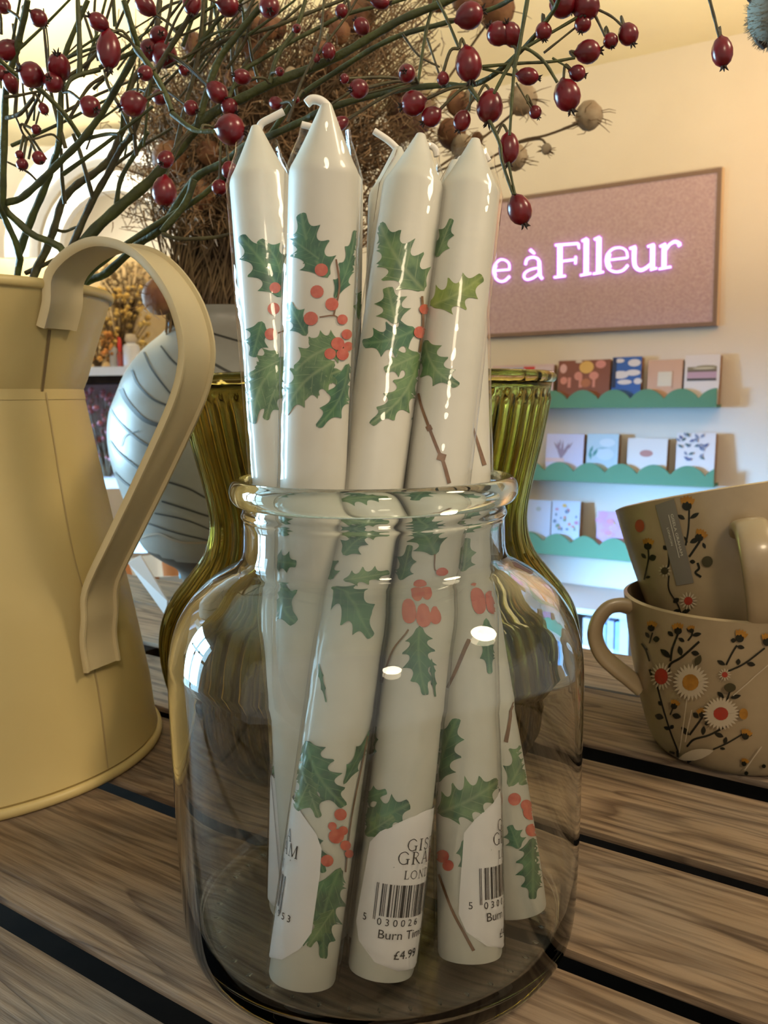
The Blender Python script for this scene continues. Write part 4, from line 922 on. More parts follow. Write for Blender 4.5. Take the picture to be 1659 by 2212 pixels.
card('pale blue card with teal leaves', 1, 1268, 1336, 938, (.38, .52, .62), [('l', .15, .1, .1, .45, .12, tl), ('l', .2, .2, .35, .5, .12, tl), ('l', .1, .3, .2, .6, .1, tl), ('l', .25, .3, .45, .42, .1, tl), ('o', .65, .7, .25, .14, (.50, .6, .68)), ('o', .6, .3, .28, .2, (.46, .58, .68)), ('l', .3, .5, .7, .52, .07, (.25, .4, .48))])
card('white card with a single dusky pink smudge', 1, 1356, 1442, 948, (.58, .56, .55), [('o', .48, .45, .17, .13, (.38, .19, .17))])
nv = (.10, .12, .24)
rng = random.Random(3)
dec = []
for k in range(26):
    x_, y_ = rng.uniform(.1, .85), rng.uniform(.1, .9); a = rng.choice([.6, 2.4, 1.0, 2.0]); dec.append(('l', x_, y_, x_ + .2 * math.cos(a), y_ + .16 * math.sin(a), .09, rng.choice([nv, (.09, .14, .15), (.2, .22, .30)])))
card('white card with scattered navy and grey leaves', 1, 1462, 1546, 936, wh, dec)
card('plain pale blue card with a faint grey dot', 2, 1120, 1190, 1082, (.46, .54, .68), [('o', .62, .72, .08, .07, (.36, .42, .46))])
fl = []
for k in range(22):
    x_, y_ = rng.uniform(.1, .9), rng.uniform(.05, .75); fl.append(('o', x_, y_, rng.uniform(.03, .07), rng.uniform(.03, .06), rng.choice([(.55, .25, .22), (.45, .22, .35), (.15, .22, .35), (.55, .36, .2), (.2, .3, .2)])))
card('pale blue card with small bright wildflowers', 2, 1192, 1253, 1084, (.46, .54, .68), fl + [('o', .45, .85, .07, .05, (.6, .4, .12))])
fl = [('o', rng.uniform(.1, .9), rng.uniform(.1, .9), rng.uniform(.10, .18), rng.uniform(.08, .14), rng.choice([(.50, .26, .42), (.55, .40, .16), (.5, .3, .5), (.30, .32, .16), (.52, .22, .28)])) for _ in range(16)]
card('pink and mauve floral card next to the tilted mug', 2, 1290, 1356, 1108, (.48, .30, .46), fl)

# ------------------------------------------------------------------ low cabinet and wrapped packs against the wall, seen past the mug handle
z_c = wall(1300, 1318, .35).z
ua, ub = wuz(wall(1080, 1318, .35))[0], wuz(wall(1640, 1318, .35))[0]
cab = thing('low_cabinet', 'low white painted cabinet under the card ledges', 'cabinet', wpt((ua + ub) / 2, FLOOR_Z, 0))
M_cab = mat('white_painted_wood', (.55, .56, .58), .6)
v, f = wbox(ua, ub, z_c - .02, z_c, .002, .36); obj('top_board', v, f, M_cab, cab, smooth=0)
v, f = wbox(ua + .02, ub - .02, FLOOR_Z, z_c - .02, .002, .10); obj('carcass', v, f, mat('brown_cabinet_back', (.32, .26, .22), .8), cab, smooth=0)  # carcass in a darker brown than the white boards
for s in (ua, (ua + ub) / 2, ub - .03):
    v, f = wbox(s, s + .03, FLOOR_Z, z_c - .02, .10, .34); obj('side_panel', v, f, M_cab, cab, smooth=0)
zb = wall(1300, 1520, .3).z
v, f = wbox(ua, ub, zb - .02, zb, .10, .36); obj('lower_board', v, f, M_cab, cab, smooth=0)
for lab, x0, x1, yt, col in (('pale blue wrapped pack in the open cabinet, left of the lilac one', 1302, 1313, 1348, (.36, .52, .72)), ('lilac wrapped pack in the open cabinet beside the mug handle', 1314, 1330, 1340, (.42, .38, .52)), ('bright sky blue wrapped pack in the open cabinet by the mug', 1332, 1360, 1345, (.30, .52, .78)),
                             ('pinkish white pack at the left of the open cabinet', 1262, 1284, 1335, (.52, .42, .40))):
    u0 = wuz(wall(x0, yt, .28))[0]; u1, z1 = wuz(wall(x1, yt, .28))
    bm_v, bm_f = bevel_box(u1 - u0, .05, z1 - zb, .004, 2)
    q = Matrix(((WU.x, WN.x, 0), (WU.y, WN.y, 0), (0, 0, 1)))
    c = wpt((u0 + u1) / 2, (zb + z1) / 2, .27)
    t = thing('wrapped_pack', lab, 'pack', wpt((u0 + u1) / 2, zb, .27), 'wrapped packs in the cabinet')
    obj('pack_body', [c + q @ p for p in bm_v], bm_f, mat('pack_paper', col, .6, vary=tuple(x * .8 for x in col), scale=30), t, smooth=0)
    v, f = wbox(u0 - .001, u1 + .001, (zb + z1) / 2 + .02, (zb + z1) / 2 + .05, .243, .297); obj('paper_band', v, f, mat('band', tuple(min(1, x * 1.3) for x in col), .6), t, smooth=0)

# ------------------------------------------------------------------ left background: shelves, arch, bunches of dried flowers
BY = 3.0
def bpt(x, y, Y=BY): return at(x, y, Y)
def facing_box(x0, x1, y0, y1, Y, depth):
    a, b_, c = bpt(x0, y1, Y), bpt(x1, y1, Y), bpt(x0, y0, Y)
    return box(a, X_, Y_, WZ, (b_ - a).x, depth, (c - a).z)
M_white = mat('white_shelf_paint', (.75, .76, .80), .5)
rack = thing('display_rack', 'white shelf rack at the back left behind the jug handle', 'rack', Vector((bpt(240, 800).x, BY, FLOOR_Z)))
v, f = facing_box(-120, 400, 797, 816, BY, .35); obj('shelf_board', v, f, M_white, rack, smooth=0)
v, f = facing_box(-120, 400, 1040, 1060, BY, .35); obj('shelf_board', v, f, M_white, rack, smooth=0)
v, f = facing_box(-120, 400, 1176, 1200, BY, .35); obj('shelf_board', v, f, M_white, rack, smooth=0)
v, f = facing_box(-120, 400, 816, 832, BY + .01, .30); obj('under_shelf_rail', v, f, M_wood_dark, rack, smooth=0)  # dark timber rail under the top shelf board
M_back = mat('tan_back_board', (.55, .40, .22), .8, vary=(.45, .30, .15), scale=6)
v, f = facing_box(-120, 400, 560, 797, BY + .33, .02); obj('back_board', v, f, M_back, rack, smooth=0)
v, f = facing_box(-120, 400, 832, 1040, BY + .33, .02); obj('back_board', v, f, mat('mauve_back_board', (.30, .22, .20), .8, vary=(.4, .25, .24), scale=10), rack, smooth=0)
for xx in (-120, 388):
    a = bpt(xx, 797, BY); v, f = box(Vector((a.x, BY, FLOOR_Z)), X_, Y_, WZ, .02, .35, bpt(0, 560, BY).z - FLOOR_Z); obj('upright', v, f, M_white, rack, smooth=0)
def bottle(label, x0, x1, ytop, ybot, m_, cap, cap_h, group, name='gift_bottle', cat='bottle', Y=BY + .10):
    a, b_ = bpt(x0, ybot, Y), bpt(x1, ybot, Y); r = (b_.x - a.x) / 2; c = Vector(((a.x + b_.x) / 2, Y, a.z)); h = bpt(x0, ytop, Y).z - a.z
    t = thing(name, label, cat, c, group)
    v, f = lathe([(1e-4, .0), (r * .92, .0), (r, .006), (r, h * .78), (r * .9, h * .9), (r * .55, h * .96), (r * .5, h), (1e-4, h)], c, 24); obj('bottle_body', v, f, m_, t, smooth=40)
    if cap:
        v, f = lathe([(1e-4, h), (r * .62, h), (r * .75, h + cap_h * .4), (r * .55, h + cap_h * .9), (1e-4, h + cap_h)], c, 20); obj('stopper', v, f, cap, t, smooth=50)
    return t
M_wb = mat('white_wrap', (.72, .72, .80), .5); M_rd = mat('red_ribbon', (.55, .03, .025), .5); M_rd2 = mat('dark_red_wrap', (.30, .05, .04), .5)
bottle('white bottle on the back shelf next to the red one', 238, 256, 748, 797, M_wb, None, 0, 'wrapped bottles on the back shelf')
bottle('red bottle with a bright red bow top on the back shelf', 254, 268, 760, 797, M_rd2, M_rd, .05, 'wrapped bottles on the back shelf', Y=BY + .06)
bottle('larger white bottle on the back shelf by the grey vase', 268, 304, 740, 797, M_wb, mat('pale_cork', (.6, .5, .38), .7), .03, 'wrapped bottles on the back shelf', Y=BY + .06)
def bunch(name, label, x, y, sx, sy, Y, m_, n, group, cat='dried flowers'):
    """a bunch of short curved stems with small heads, standing on the shelf"""
    rg = random.Random(int(x * 7 + y)); c = bpt(x, y, Y); sc = Y / F
    t = thing(name, label, cat, c, group); st, hd = [], []
    for k in range(n):
        e = Vector((rg.uniform(-1, 1) * sx * sc, rg.uniform(-.05, .05), rg.uniform(.25, 1) * sy * sc))
        st.append(tube([c + Vector((rg.uniform(-.01, .01), 0, 0)), c + e * .5 + Vector((0, 0, .01)), c + e], .0012, 3))
        p = c + e; r = rg.uniform(.005, .012)
        v_, f_ = lathe([(1e-4, -r), (r * .8, -r * .4), (r, 0), (r * .7, r * .6), (1e-4, r)], p, 6); hd.append((v_, f_))
    v, f = join(st); s_ = obj('stems', v, f, M_dry, t, smooth=0); s_['kind'] = 'stuff'
    v, f = join(hd); s_ = obj('flower_heads', v, f, m_, t, smooth=60); s_['kind'] = 'stuff'
M_yel = mat('dried_yellow_flower', (.72, .50, .16), .8, vary=(.60, .36, .10), scale=30); M_or = mat('dried_orange_flower', (.55, .20, .06), .8, vary=(.65, .35, .10), scale=30)
M_pkf = mat('dusty_pink_flower', (.42, .16, .16), .8, vary=(.30, .08, .08), scale=30); M_tan = mat('tan_flower', (.52, .40, .24), .8, vary=(.40, .28, .15), scale=30)
bunch('dried_flower_bunch', 'bunch of dried yellow flowers on the back shelf under the jug handle', 262, 797, 62, 170, BY + .14, M_yel, 150, 'dried bunches on the back rack')
bunch('dried_flower_bunch', 'low orange dried bunch on the back shelf beside the jug', 212, 797, 34, 75, BY + .08, M_or, 60, 'dried bunches on the back rack')
bunch('dried_flower_bunch', 'tan dried bunch behind the top of the jug handle', 282, 700, 60, 130, BY + .2, M_tan, 110, 'dried bunches on the back rack')
bunch('dried_flower_bunch', 'dark pink dried bunch on the lower back shelf', 232, 1040, 50, 200, BY + .1, M_pkf, 110, 'dried bunches on the back rack')
# pale arch moulding on the back wall
yb_ = 3.9
arch = []
ca = bpt(262, 560, yb_)
def arcpts(r): return [ca + Vector((r * math.cos(a), 0, r * 1.1 * math.sin(a))) for a in [math.pi * k / 20 for k in range(21)]]
for nm, r0, r1, dp, mm in (('outer_moulding', .46, .36, .10, M_white), ('inner_moulding', .32, .25, .06, M_white)):
    po = arcpts(r0); pi_ = arcpts(r1)
    arch.append((nm, [prism([po[k], po[k + 1], pi_[k + 1], pi_[k]], Vector((0, -1, 0)), dp) for k in range(20)], mm))
ao = thing('arch_moulding', 'white arched moulding on the back wall seen between the rosehip stems', 'arch', ca)
for nm, pr, mm in arch:
    v, f = join(pr); obj(nm, v, f, mm, ao, smooth=0)
v, f = box(ca + Vector((-.46, -.02, -1.1)), X_, Y_, WZ, .10, .1, 1.1); obj('jamb', v, f, M_white, ao, smooth=0)
v, f = box(ca + Vector((.36, -.02, -1.1)), X_, Y_, WZ, .10, .1, 1.1); obj('jamb', v, f, M_white, ao, smooth=0)
# patterned plate on a stand just past the table, below the grey vase
py_ = 1.25
a = at(345, 1268, py_)
pl = thing('patterned_bowl', 'white and orange patterned bowl beyond the table edge, under the grey vase', 'bowl', a - Vector((0, -.1, .10)))
c = a - Vector((0, -.1, .10)) 
v, f = lathe([(1e-4, 0), (.04, 0), (.05, .01), (.085, .06), (.10, .115), (.097, .115), (.08, .062), (.045, .016), (1e-4, .012)], c, 40)
fm = [1 if (int((math.atan2(v[q[0]].y - c.y, v[q[0]].x - c.x) * 3.2 + v[q[0]].z * 30)) % 3 == 0) else 0 for q in f]
obj('bowl_body', v, f, None, pl, smooth=40, mats=[mat('white_glaze', (.75, .80, .84), .3), mat('orange_glaze', (.50, .20, .07), .3)], fmat=fm)
stl = thing('display_stool', 'dark wooden stool standing just beyond the table', 'stool', Vector((c.x, c.y, FLOOR_Z)))
v, f = lathe([(1e-4, c.z - .03), (.15, c.z - .03), (.155, c.z - .02), (.155, c.z - .003), (.15, c.z - .0005), (1e-4, c.z - .0005)], Vector((c.x, c.y, 0)), 40); obj('seat', v, f, M_wood_dark, stl, smooth=40)
for k in range(3):
    an = 2 * math.pi * k / 3 + .4; d_ = Vector((math.cos(an), math.sin(an), 0))
    v, f = tube([Vector((c.x, c.y, FLOOR_Z)) + d_ * .17, Vector((c.x, c.y, c.z - .03)) + d_ * .11], .015, 10); obj('leg', v, f, M_wood_dark, stl, smooth=60)

gt = at(371, 705, .98); gt2 = at(371, 650, .98)
t = thing('glass_tube', 'narrow pale blue glass tube standing behind the grey vase', 'tube', gt - Vector((0, 0, .28)))
M_bt = mat('pale_blue_glass', (.30, .55, .72), .15, spec=.6)
v, f = lathe([(1e-4, -.28), (.0042, -.28), (.0042, gt2.z - gt.z), (.0034, gt2.z - gt.z), (.0034, -.27), (1e-4, -.27)], gt, 20); obj('tube_wall', v, f, M_bt, t, smooth=40)
v, f = lathe([(.0034, gt2.z - gt.z), (.0050, gt2.z - gt.z + .001), (.0050, gt2.z - gt.z + .003), (.0034, gt2.z - gt.z + .003)], gt, 20, close=True); obj('lip', v, f, M_bt, t, smooth=40)
# ------------------------------------------------------------------ rosehip branches standing in the jug
def hip_mesh():
    pr = [(1e-4, -.10), (.10, -.06), (.16, .0), (.36, .10), (.50, .28), (.56, .46), (.53, .66), (.40, .83), (.22, .93), (.14, .955), (1e-4, .96)]
    v, f = lathe(pr, n=18)
    me = bpy.data.meshes.new('rose_hip'); me.from_pydata([tuple(p) for p in v], [], f); me.materials.append(M_hip)
    me.polygons.foreach_set('use_smooth', [True] * len(me.polygons)); me.update()
    parts = []
    for k in range(5):
        a = 2 * math.pi * k / 5; d = Vector((math.cos(a), math.sin(a), 0))
        parts.append(tube([d * .08 + Vector((0, 0, .93)), d * .14 + Vector((0, 0, 1.03)), d * .24 + Vector((0, 0, 1.08 + .04 * (k % 2)))], [.06, .05, .01], 5))
    v, f = join(parts); mc = bpy.data.meshes.new('calyx'); mc.from_pydata([tuple(p) for p in v], [], f); mc.materials.append(M_calyx); mc.update()
    return me, mc
HIP, CALYX = hip_mesh()
# each branch: stems = (pixel polyline, width px start/end, depth start/end, material), hips = (x, y, w, h[, dx, dy]) with depth
BR = {
 'a': dict(label='rosehip branch at the far left edge above the jug', stems=[
      ([(34, 615), (40, 545), (14, 480), (0, 450), (-12, 420)], (20, 9), (.44, .40), 0), ([(40, 548), (68, 472), (98, 402), (115, 351), (128, 304), (132, 200), (140, 120), (190, 0)], (18, 10), (.44, .40), 0),
      ([(128, 304), (110, 290), (60, 300), (35, 255)], (5, 4), (.41, .39), 1), ([(5, 470), (6, 400), (10, 270), (14, 190), (40, 90), (60, 0)], (16, 13), (.42, .38), 0), ([(14, 255), (44, 245), (72, 212)], (9, 8), (.40, .39), 1), ([(8, 210), (40, 206), (95, 195)], (8, 5), (.39, .39), 1),
      ([(88, 400), (60, 372), (16, 350)], (5, 4), (.42, .40), 1), ([(100, 345), (70, 300), (52, 275)], (6, 5), (.41, .40), 1), ([(52, 275), (78, 220), (85, 200)], (6, 5), (.40, .39), 1)],
      hips=[(7, 13, 30, 32), (17, 108, 40, 50), (23, 180, 42, 30), (7, 158, 30, 36), (94, 235, 26, 20), (78, 280, 20, 20), (42, 334, 17, 17), (48, 355, 25, 24), (84, 341, 27, 30), (83, 39, 34, 36)], d=.39),
 'b': dict(label='rosehip branch curving up from the left edge, dark green', stems=[
      ([(150, 600), (60, 500), (7, 446), (44, 429), (84, 395), (128, 351), (175, 304), (216, 250), (256, 182), (294, 108), (287, 67), (267, 0)], (16, 13), (.43, .37), 0), ([(175, 300), (142, 250), (88, 195), (34, 160), (-10, 122)], (11, 9), (.40, .37), 0), ([(185, 300), (230, 290), (256, 290)], (9, 7), (.40, .39), 0),
      ([(294, 105), (324, 145), (354, 196), (371, 240)], (13, 11), (.37, .36), 0), ([(371, 245), (418, 280), (462, 284)], (12, 9), (.36, .35), 0), ([(225, 165), (190, 190), (150, 255)], (8, 7), (.38, .38), 1), ([(216, 150), (158, 168), (138, 200)], (10, 8), (.38, .37), 0), ([(172, 165), (172, 100), (168, 0)], (12, 10), (.38, .38), 0), ([(294, 110), (216, 146)], (9, 9), (.375, .38), 0)],
      hips=[(68, 162, 50, 52), (128, 145, 44, 62), (115, 178, 40, 42), (194, 230, 42, 45), (287, 224, 50, 53), (498, 280, 62, 62, 1, .1), (314, 158, 30, 36), (213, 48, 34, 44), (235, 108, 48, 78, 0, 1)], d=.36),
 'c': dict(label='olive green rosehip stem rising through the jug handle loop', stems=[
      ([(60, 640), (100, 540), (118, 490), (135, 435), (165, 400), (203, 375), (235, 345), (252, 310), (272, 260), (285, 180), (330, 110), (345, 0)], (19, 12), (.45, .43), 1), ([(140, 440), (134, 385), (132, 320)], (9, 7), (.44, .43), 1), ([(118, 495), (140, 500), (165, 490)], (8, 5), (.45, .44), 1), ([(55, 590), (130, 555), (200, 510), (256, 449)], (10, 8), (.45, .44), 1)],
      hips=[(345, 210, 30, 40), (354, 118, 52, 54), (324, 108, 42, 42), (344, 78, 40, 38), (398, 152, 22, 26)], d=.42),
 'd': dict(label='dark forked rosehip stem in the middle of the bunch', stems=[
      ([(110, 640), (162, 516), (199, 435), (230, 381), (262, 320), (285, 290), (308, 230), (340, 150), (395, 60), (430, 0)], (17, 11), (.44, .40), 1), ([(200, 425), (172, 327), (158, 290)], (10, 8), (.43, .42), 1), ([(285, 290), (270, 250), (236, 190), (225, 150)], (9, 6), (.41, .41), 1), ([(250, 450), (262, 385), (300, 320), (320, 285)], (11, 8), (.43, .42), 0)],
      hips=[(314, 12, 46, 36), (415, 5, 56, 38), (493, 12, 46, 42), (413, 233, 32, 30), (469, 199, 40, 50), (496, 232, 36, 36)], d=.40),
 'e': dict(label='thick green rosehip branch sweeping from the jug to the top centre', stems=[
      ([(100, 640), (190, 513), (256, 449), (325, 390), (385, 325), (425, 275), (470, 238), (522, 213), (582, 182), (670, 148), (737, 118), (805, 78), (872, 40), (960, 5), (1010, -20)], (26, 14), (.44, .36), 0), ([(425, 275), (467, 142), (511, 78), (552, 27), (580, -5)], (15, 12), (.41, .39), 0), ([(380, 320), (400, 230), (418, 165), (432, 90), (440, 0)], (10, 8), (.42, .41), 1),
      ([(582, 180), (600, 120), (640, 60), (660, 0)], (10, 8), (.39, .39), 0), ([(670, 148), (700, 100), (745, 40), (770, 0)], (6, 5), (.38, .38), 1), ([(622, 262), (650, 180), (690, 90), (700, 0)], (6, 5), (.37, .37), 1)],
      hips=[(355, 414, 50, 64, -.05, 1), (358, 344, 34, 46), (523, 166, 30, 42), (582, 14, 42, 52), (641, 62, 18, 20), (604, 155, 20, 18), (596, 223, 38, 26), (683, 125, 16, 22), (710, 111, 36, 28), (781, 57, 36, 32), (737, 24, 28, 26), (822, 5, 38, 26)], d=.38),
 'f': dict(label='long rosehip branch passing behind the candles to the berries at top right', stems=[
      ([(150, 655), (230, 590), (300, 527), (351, 489), (419, 388), (484, 351), (535, 311), (582, 294), (650, 263), (704, 236), (805, 206), (872, 192), (960, 184), (1010, 185), (1055, 169), (1106, 128), (1147, 87), (1193, 27), (1210, -10)], (19, 9), (.47, .34), 0), ([(351, 506), (391, 516), (462, 513), (500, 505), (540, 498)], (9, 6), (.43, .42), 1), ([(419, 388), (400, 440), (350, 500)], (15, 15), (.43, .435), 0),
      ([(1042, 144), (1120, 137), (1193, 133), (1242, 125)], (7, 6), (.35, .35), 0), ([(1120, 108), (1138, 105), (1175, 133), (1204, 178)], (8, 7), (.345, .345), 0), ([(1193, 125), (1232, 149)], (5, 4), (.35, .35), 0), ([(1115, 114), (1243, 40), (1260, 24)], (7, 6), (.35, .35), 0), ([(1175, 114), (1245, 58)], (5, 4), (.352, .352), 1),
      ([(1284, 30), (1307, 78)], (6, 5), (.35, .35), 1), ([(1280, 15), (1320, 35), (1346, 58)], (6, 5), (.35, .35), 1), ([(1140, -5), (1120, 110), (1110, 160), (1101, 292)], (9, 6), (.33, .33), 0), ([(1120, 114), (1095, 150), (1067, 202)], (9, 7), (.335, .335), 0), ([(1014, 188), (1035, 218), (1058, 262), (1080, 312), (1085, 350), (1108, 420)], (10, 6), (.35, .345), 0), ([(1098, 350), (1112, 420)], (6, 5), (.345, .345), 0),
      ([(1115, 178), (1147, 233)], (4, 3), (.34, .34), 1), ([(1042, 148), (1106, 162), (1118, 163)], (6, 4), (.36, .36), 0), ([(1019, 193), (1014, 240)], (5, 4), (.37, .37), 0), ([(923, 82), (948, 158)], (5, 4), (.38, .38), 1), ([(940, -5), (920, 70), (903, 180)], (7, 6), (.37, .37), 0), ([(945, 0), (965, 40), (992, 105)], (6, 6), (.35, .35), 0), ([(905, 170), (840, 190), (780, 205)], (6, 4), (.385, .39), 1), ([(770, 190), (700, 235)], (5, 5), (.39, .39), 1)],
      hips=[(1014, 34, 52, 58), (1076, 73, 48, 46), (1105, 75, 40, 52), (1174, 68, 36, 34), (1215, 9, 55, 52), (1266, 14, 55, 56), (1259, 52, 34, 34), (1319, 88, 30, 32), (1357, 74, 40, 46), (1270, 112, 52, 46, 1, -.1), (1247, 158, 34, 32, 1, .3), (1012, 139, 54, 72, .15, 1), (1140, 165, 46, 34, 1, .15), (1225, 206, 54, 66, .3, 1), (1058, 231, 54, 68, -.1, 1), (957, 170, 28, 26, .1, 1), (932, 252, 40, 44), (998, 261, 36, 44, -.4, 1), (1156, 242, 28, 26, .6, 1), (1099, 320, 43, 66, 0, 1), (1122, 453, 50, 66, .35, 1), (893, 223, 52, 50), (879, 159, 36, 48), (775, 192, 38, 44), (744, 170, 20, 20), (734, 267, 28, 44)], d=.35),
 'g': dict(label='thin green rosehip stem along the top behind the candle tips', stems=[
      ([(160, 650), (230, 560), (330, 490), (440, 420), (520, 340), (575, 300), (640, 215), (737, 148), (805, 105), (872, 74), (960, 50), (1060, 20), (1110, -5)], (14, 9), (.46, .37), 0), ([(570, 125), (616, 98), (694, 57), (751, 30), (850, 5), (890, -8)], (9, 7), (.41, .40), 0), ([(400, 150), (480, 90), (562, 67), (600, 55), (670, 27), (750, -4)], (9, 7), (.42, .41), 1), ([(480, 240), (520, 160), (570, 125)], (9, 9), (.41, .41), 0), ([(870, 74), (905, 120), (950, 145)], (5, 4), (.38, .38), 1)],
      hips=[(496, 368, 34, 38), (474, 405, 33, 33), (640, 215, 14, 16)], d=.40),
 'h': dict(label='single rosehip hanging by itself at the top right', stems=[([(1526, -25), (1533, 0), (1546, 50), (1555, 86)], (8, 6), (.34, .34), 1)], hips=[(1560, 112, 42, 62, .1, 1)], d=.34),
}
for key, B in BR.items():
    polys = []
    st0 = B['stems'][0]; p0 = at(*st0[0][0], st0[2][0])
    t = thing('rosehip_branch', B['label'], 'branch', p0, 'rosehip branches')
    for si, (pts, (w0, w1), (d0, d1), mi) in enumerate(B['stems']):
        n = len(pts); P3 = [at(x, y, d0 + (d1 - d0) * i / (n - 1)) for i, (x, y) in enumerate(pts)]
        if si == 0 and key != 'h':      # carry the main stem down into the jug
            foot = Vector((UC.x + .25 * (P3[0].x - UC.x), UC.y + .25 * (P3[0].y - UC.y), .05)); mid = (P3[0] + foot) * .5; mid.z = .14
            mid = Vector((UC.x + .45 * (P3[0].x - UC.x), UC.y + .45 * (P3[0].y - UC.y), .15)); P3 = [foot, mid] + P3
        S = [Vector(p) for p in spline([tuple(p) for p in P3], 5)]; m_ = len(S)
        rr = [(w0 + (w1 - w0) * i / (m_ - 1)) / 2 * (d0 + (d1 - d0) * i / (m_ - 1)) / F * (1 + .08 * math.sin(i * 1.7)) for i in range(m_)]
        v, f = tube(S, rr, 8); obj('stem', v, f, M_stem if mi == 0 else M_stem2, t, smooth=70)
        polys.append(S)
    if key in 'bcde':                      # thin dry side twigs filling the tangle
        rt = random.Random(ord(key))
        for k in range(16):
            x0, y0 = rt.uniform(-20, 560), rt.uniform(40, 380); an = rt.uniform(-1.9, -.35); L_ = rt.uniform(90, 260); dd_ = rt.uniform(.40, .47)
            if x0 > 330 and y0 > 260: y0 -= 200
            P3 = [at(x0, y0, dd_), at(x0 + L_ * .5 * math.cos(an) + rt.uniform(-14, 14), y0 + L_ * .5 * math.sin(an), dd_ - .005), at(x0 + L_ * math.cos(an), y0 + L_ * math.sin(an) + rt.uniform(-20, 20), dd_ - .01)]
            S = [Vector(p) for p in spline([tuple(p) for p in P3], 4)]; w_ = rt.uniform(4, 10) * dd_ / F / 2
            v, f = tube(S, [w_ * (1 - .4 * i / (len(S) - 1)) for i in range(len(S))], 6); obj('twig', v, f, rt.choice([M_stem, M_stem2, M_stem2]), t, smooth=70)
    ped = []
    for h in B['hips']:
        x, y, w, hh_ = h[:4]; c = at(x, y, B['d'])
        best = min((p for S in polys for p in S), key=lambda p: (p - c).length)
        sz = max(w, hh_ * .85) * B['d'] / F
        if len(h) > 4: dv = (RIGHT * h[4] - UP * h[5]).normalized()
        else:
            dv = (c - best); dv = dv.normalized() if dv.length > .003 else Vector((random.uniform(-.6, .6), random.uniform(-.5, .1), -1)).normalized()
            if (c - best).length < .008: dv = (dv + Vector((0, -.3, -.6))).normalized()
        length = max(w, hh_) * B['d'] / F
        start = c - dv * length * .48
        hp_ = bpy.data.objects.new('rose_hip', HIP); COL.objects.link(hp_); hp_.parent = t; hp_.location = start - p0
        hp_.rotation_mode = 'QUATERNION'; hp_.rotation_quaternion = Vector((0, 0, 1)).rotation_difference(dv)
        ws = min(w, hh_) * B['d'] / F / 1.10
        hp_.scale = (ws, ws, length)
        ca_ = bpy.data.objects.new('calyx', CALYX); COL.objects.link(ca_); ca_.parent = hp_
        best = min((p for S in polys for p in S), key=lambda p: (p - start).length)
        if (best - start).length < .06:
            mid = (best + start) * .5 + Vector((0, 0, .0015)) - dv * .002
            ped.append(tube([Vector(q) for q in spline([tuple(best), tuple(mid), tuple(start + dv * .0008)], 4)], [.0006] * 9, 6))
    if ped:
        for v, f in ped: obj('hip_stalk', v, f, M_stem2, t, smooth=70)

# ------------------------------------------------------------------ dried flower bouquet in the grey vase
rg = random.Random(21)
MC = Vector((VC.x, VC.y, .20))
bq = thing('dried_bouquet', 'dense brown bouquet of dried grasses and seed pods in the grey vase', 'bouquet', MC)
st = []
def fan(px, py, Y, r0, n_seg=7, base_w=.034):
    b = MC + Vector((rg.uniform(-base_w, base_w), rg.uniform(-base_w, base_w), 0)); b2 = b + Vector(((b.x - MC.x) * .2, (b.y - MC.y) * .2, .068))
    e = at(px, py, Y); mid = b2.lerp(e, .45) + Vector((rg.uniform(-.02, .02), rg.uniform(-.02, .02), .035))
    S = spline([tuple(b), tuple(b2), tuple(mid), tuple(e)], 3)
    return tube(S, [r0 * (1 - .5 * i / (len(S) - 1)) for i in range(len(S))], 4, cap=False), [Vector(p) for p in S]
heads = []
for k in range(900):
    u = rg.random()
    if u < .36: px, py = rg.gauss(430, 75), rg.uniform(60, 470)
    elif u < .85: px, py = rg.uniform(480, 960), rg.uniform(-40, 330)
    else: px, py = rg.uniform(560, 900), rg.uniform(250, 520)
    tb, S = fan(px, py, VC.y + rg.uniform(-.10, .10), rg.uniform(.0005, .0013)); st.append(tb); heads.append(S)
v, f = join(st); o = obj('dry_stems', v, f, M_dry, bq, smooth=0); o['kind'] = 'stuff'
fz = []
for k in range(14000):
    S = rg.choice(heads); p = S[-1].lerp(S[-4], rg.random() * .9) + Vector((rg.gauss(0, .010), rg.gauss(0, .010), rg.gauss(0, .010)))
    d = Vector((rg.gauss(0, 1), rg.gauss(0, .6), rg.gauss(0, 1))).normalized(); d2 = Vector((rg.gauss(0, 1), rg.gauss(0, .6), rg.gauss(0, 1))).normalized(); L = rg.uniform(.008, .022)
    fz.append(tube([p, p + d * L * .5, p + d * L * .8 + d2 * L * .45], [.00055, .00045, .0002], 3, cap=False))
v, f = join(fz); o = obj('fine_tendrils', v, f, M_dry2, bq, smooth=0); o['kind'] = 'stuff'
